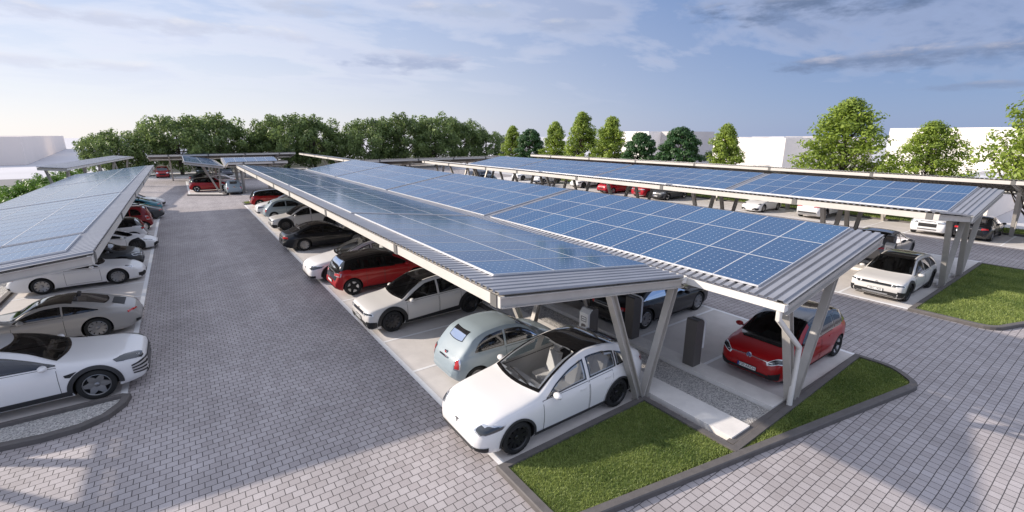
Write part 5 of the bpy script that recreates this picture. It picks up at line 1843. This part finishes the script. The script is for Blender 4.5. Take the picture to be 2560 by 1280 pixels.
def light_tree(seed, rx, h, zlow):
    """ovate open crown with upswept limbs"""
    g = np.random.default_rng(seed)
    cs, rs, limbs = [], [], []
    for i in range(230):
        t = g.uniform(0, 1) ** .95
        z = zlow + (h - zlow) * t
        prof = (1 - t) ** .62 * (.55 + .45 * min(1, t * 5))
        a = g.uniform(0, 2 * np.pi)
        rr = rx * prof * g.uniform(.35, 1.05) * (1 + .18 * math.sin(3 * a + seed))
        p = np.array([rr * math.cos(a), rr * math.sin(a), z])
        cs.append(p); rs.append(rx * g.uniform(.09, .19) + .12)
        if i % 2 == 0:
            limbs.append((max(.6, z - rr * 1.0 - .6), p))
    crown = leaf_mesh('crown', cs, rs, 64, .15, LEAF_LIME, .6, seed, .5)
    return crown, trunk_mesh(h * .96, .20, limbs, seed)


def dark_tree(seed, rx, h, zlow):
    g = np.random.default_rng(seed)
    cs, rs, limbs = [], [], []
    for i in range(230):
        t = g.uniform(0, 1)
        z = zlow + (h - zlow) * t
        prof = math.sqrt(max(0, 1 - t ** 2.3)) * (.9 + .1 * math.sin(9 * t * 3))
        a = g.uniform(0, 2 * np.pi)
        rr = rx * prof * g.uniform(.62, .98)
        cs.append(np.array([rr * math.cos(a), rr * math.sin(a), z])); rs.append(rx * g.uniform(.13, .22))
        if i % 9 == 0: limbs.append((z * .7, cs[-1]))
    crown = leaf_mesh('crown', cs, rs, 85, .15, LEAF_DARK, .5, seed, .6)
    return crown, trunk_mesh(h * .9, .22, limbs, seed)


def tree(name, pair, loc, rz, sc, label, group):
    r_ = thing(name, label, 'tree', loc, rz, group)
    r_.scale = sc if isinstance(sc, tuple) else (sc,) * 3
    link('crown', pair[0], r_); link('trunk', pair[1], r_)
    return r_


def px(x, y, X=None, Y=None, Z=None):
    """world point seen at target pixel (x, y) on a plane: used to read positions off the photograph"""
    M = cam.rotation_euler.to_matrix()
    d = M @ Vector((x - 1280, 640 - y, -1147))
    o = cam.location
    t = (X / d.x) if X is not None else (Y / d.y) if Y is not None else ((Z - o.z) / d.z)
    return o + d * t


def planting():
    BT = [broad_tree(s, 6.4, 9.0, .9) for s in (3, 8, 14)]
    GB = 'broadleaved trees of the wood behind the car park'
    for i, (x, top, Y, w, lab) in enumerate([
        (255, 330, 103, .62, 'small leftmost broadleaved tree with sprays of leaves by the left building'),
        (330, 318, 101, .80, 'broadleaved tree second from the left at the edge of the wood'),
        (430, 286, 99, 1.0, 'tall broadleaved tree rising above the far left canopy'),
        (530, 288, 100, 1.0, 'rounded broadleaved tree above the red mini at the end of the aisle'),
        (625, 312, 103, .85, 'lower broadleaved tree in the dip of the wood'),
        (705, 284, 100, 1.0, 'tall broadleaved tree above the small far canopy'),
        (775, 292, 98, .95, 'broadleaved tree on the right shoulder of the middle clump'),
        (845, 322, 102, .80, 'low broadleaved tree in the gap left of the biggest clump'),
        (925, 294, 97, 1.0, 'broadleaved tree above the corner of the rear canopies'),
        (1005, 287, 96, 1.05, 'tall broadleaved tree at the crest of the biggest clump'),
        (1085, 283, 95, 1.05, 'tallest broadleaved tree in the middle of the picture'),
        (1150, 300, 94, .95, 'broadleaved tree on the right shoulder of the biggest clump'),
        (1215, 328, 92, .75, 'small rightmost broadleaved tree of the wood next to the light trees')]):
        p = px(x, top, Y=Y)
        hs = p.z / 9.15
        tree('broadleaf_tree', BT[i % 3], (p.x, Y, 0), i * 1.9, (w, w, hs), lab, GB)
    LT = [light_tree(s, 3.6, 9.0, 1.0) for s in (5, 21)]
    LB = light_tree(33, 5.2, 10.5, 2.0)
    LB2 = light_tree(40, 5.2, 10.5, 3.6)
    GL = 'light green trees along the right boundary'
    for i, (x, top, X, w, lab) in enumerate([
        (1282, 316, 52, .85, 'light green tree at the left end of the boundary line'),
        (1390, 306, 52, .85, 'light green tree right of the first dark tree'),
        (1456, 282, 51, 1.0, 'tallest of the three clustered light green trees'),
        (1530, 294, 51, .95, 'rightmost of the three clustered light green trees'),
        (1820, 312, 51, .80, 'lone narrow light green tree left of the white block building')]):
        p = px(x, top, X=X)
        tree('light_tree', LT[i % 2], (X, p.y, 0), i * 2.3, (w, w, p.z / 9.1), lab, GL)
    for i, (x, top, X, w, lab) in enumerate([
        (2135, 252, 50.5, 1.0, 'big light green tree in front of the white block building'),
        (2340, 308, 50.5, .72, 'middle sized light green tree in front of the long white wall'),
        (2568, 228, 47.2, .62, 'large light green tree cut by the right edge of the picture')]):
        if x > 2500:
            tree('light_tree', LB2, (46.6, 4.5, 0), 4.8, (.86, .86, .98), lab, GL)
            continue
        p = px(x, top, X=X)
        tree('light_tree', LB, (X, p.y, 0), i * 2.1 + .6, (w, w, p.z / 10.6), lab, GL)
    DT = dark_tree(12, 3.6, 7.0, .6)
    GD = 'dark dense trees along the right boundary'
    for i, (x, top, X, w, lab) in enumerate([
        (1326, 324, 52, .9, 'dark rounded tree between the first two light green trees'),
        (1604, 333, 50.5, .80, 'smaller dark dense tree right of the clustered light trees'),
        (1704, 320, 50, .90, 'larger dark dense dome shaped tree in the middle right')]):
        p = px(x, top, X=X)
        tree('dark_tree', DT, (X, p.y, 0), i * 1.3, (w, w, p.z / 7.1), lab, GD)
    # left hedge: ground cover and rounded bushes
    g = np.random.default_rng(4)
    n = 260
    cs = np.c_[g.uniform(-14.5, -9.6, n), g.uniform(30, 88, n), g.uniform(.35, 1.35, n)]
    cov = leaf_mesh('ground_cover', cs, g.uniform(.7, 1.1, n), 130, .13, LEAF_BUSH, .6, 9, .3)
    tag(link('ground_cover', cov, kind='stuff'), 'bright green low planting bed beside the left canopy', 'planting')
    bs = [np.array([q * math.cos(a), q * math.sin(a), z]) for q, a, z in zip(g.uniform(.1, .9, 34), g.uniform(0, 6.28, 34), g.uniform(.4, 2.1, 34))]
    bush = leaf_mesh('crown', bs, g.uniform(.3, .5, 34), 60, .10, LEAF_BUSH, .9, 6, .3)
    bt = trunk_mesh(1.8, .06, [(.3, b_) for b_ in bs[::5]], 2)
    for i, (x, y, s, lab) in enumerate([
        (48, 470, 1.0, 'rounded green bush in the bed at the left edge'),
        (118, 440, 1.0, 'rounded green bush below the left end of the far left canopy'),
        (200, 440, .95, 'yellow green bush among the slanted posts of the far left canopy'),
        (172, 432, .9, 'green bush half hidden behind a slanted post of the far left canopy')]):
        p = px(x, y, X=-12.3)
        r_ = thing('bush', lab, 'bush', (-12.3, p.y, 0), i * 1.1, 'rounded bushes in the left bed')
        r_.scale = (s * 1.15, s * 1.15, s * 1.15)
        link('crown', bush, r_); link('stem', bt, r_)


planting()


# ------------------------------------------------------------------ plain white buildings round the site
def building(label, x0, x1, y0, y1, h, m=BLDG, group='plain white massing blocks round the site'):
    r_ = thing('building', label, 'building', ((x0 + x1) / 2, (y0 + y1) / 2, 0), 0, group)
    w, d = x1 - x0, y1 - y0
    b = MB()
    b.box((0, 0, h / 2 - .1), (w, d, h - .2))
    b.build('wall', m, r_)
    b = MB()
    t = .25
    for c, dd in (((0, -d / 2 + t / 2, 0), (w, t)), ((0, d / 2 - t / 2, 0), (w, t)), ((-w / 2 + t / 2, 0, 0), (t, d - 2 * t)), ((w / 2 - t / 2, 0, 0), (t, d - 2 * t))):
        b.box((c[0], c[1], h - .1), (dd[0], dd[1], .2))
    b.build('parapet', m, r_)
    return r_


def angled_building(label, foot, h):
    cx = sum(p[0] for p in foot) / len(foot); cy = sum(p[1] for p in foot) / len(foot)
    r_ = thing('building', label, 'building', (cx, cy, 0), 0, 'plain white massing blocks round the site')
    loc = [(p[0] - cx, p[1] - cy) for p in foot]
    b = MB(); b.prism(loc, 0, h - .2); b.build('wall', BLDGW, r_)
    inn = inset_poly(loc, .3)
    b = MB()
    rows = [[(p[0], p[1], z) for p in q + q[:1]] for q, z in ((loc, h - .2), (loc, h), (inn, h), (inn, h - .2))]
    b.grid(rows)
    b.build('parapet', BLDGW, r_)


a_ = px(68, 412, Z=0); c_ = px(166, 372, Z=0)
angled_building('long plain pale building at the left edge beyond the road', [(a_.x - 60, a_.y), (a_.x, a_.y), (c_.x, c_.y), (c_.x - 60, c_.y)], 6.3)
building('lower pale block behind the leftmost tree', -21, 4, 215, 240, 6.1)
p1 = px(1850, 345, X=58)
p2 = px(1965, 345, X=58)
building('white block with a sunlit left face right of the lone light green tree', 58, 86, p2.y, p1.y, p2.z)
p3 = px(2462, 555, Z=0); p4 = px(2440, 500, X=p3.x)
building('low white block with grey end wall behind the black saloon at far right', p3.x, 62.7, p3.y, p3.y + 2.6, 3.35)
p5 = px(2225, 325, X=66); p6 = px(2600, 330, X=66)
building('long high white building behind the big trees at the right', 66, 95, -8, p5.y, 7.35)
for i, (xa, xb, top, X, lab, m) in enumerate([
    (1555, 1622, 329, 80, 'distant white block between the clustered trees and dark trees', BLDG),
    (1622, 1690, 329, 84, 'distant grey block behind the smaller dark tree', BLDG2),
    (1750, 1850, 343, 110, 'distant low white block left of the lone light tree', BLDG),
    (1880, 1960, 342, 170, 'very distant flat white block above the sunlit block', BLDG),
    (1965, 2050, 341, 190, 'very distant flat white block left of the big tree', BLDG2)]):
    a = px(xa, top, X=X); c = px(xb, top, X=X)
    building(lab, X, X + 14, c.y, a.y, a.z, m)


def long_wall(label, pts, h, t=.3):
    b = MB()
    for a, c in zip(pts[:-1], pts[1:]):
        b.bar((a[0], a[1], h / 2), (c[0], c[1], h / 2), t, h)
    b.build('boundary_wall', BLDG, label=label, cat='wall')


long_wall('long low white wall behind the wood at the far end', [(-9, 107), (66, 107)], 1.7)
long_wall('low white wall piece behind the white coupe in the far right row', [(49.2, 22.5), (49.2, 27)], .9)
long_wall('long low pale wall behind the far right grass verge', [(53.5, 27.2), (53.5, 66)], 1.0)
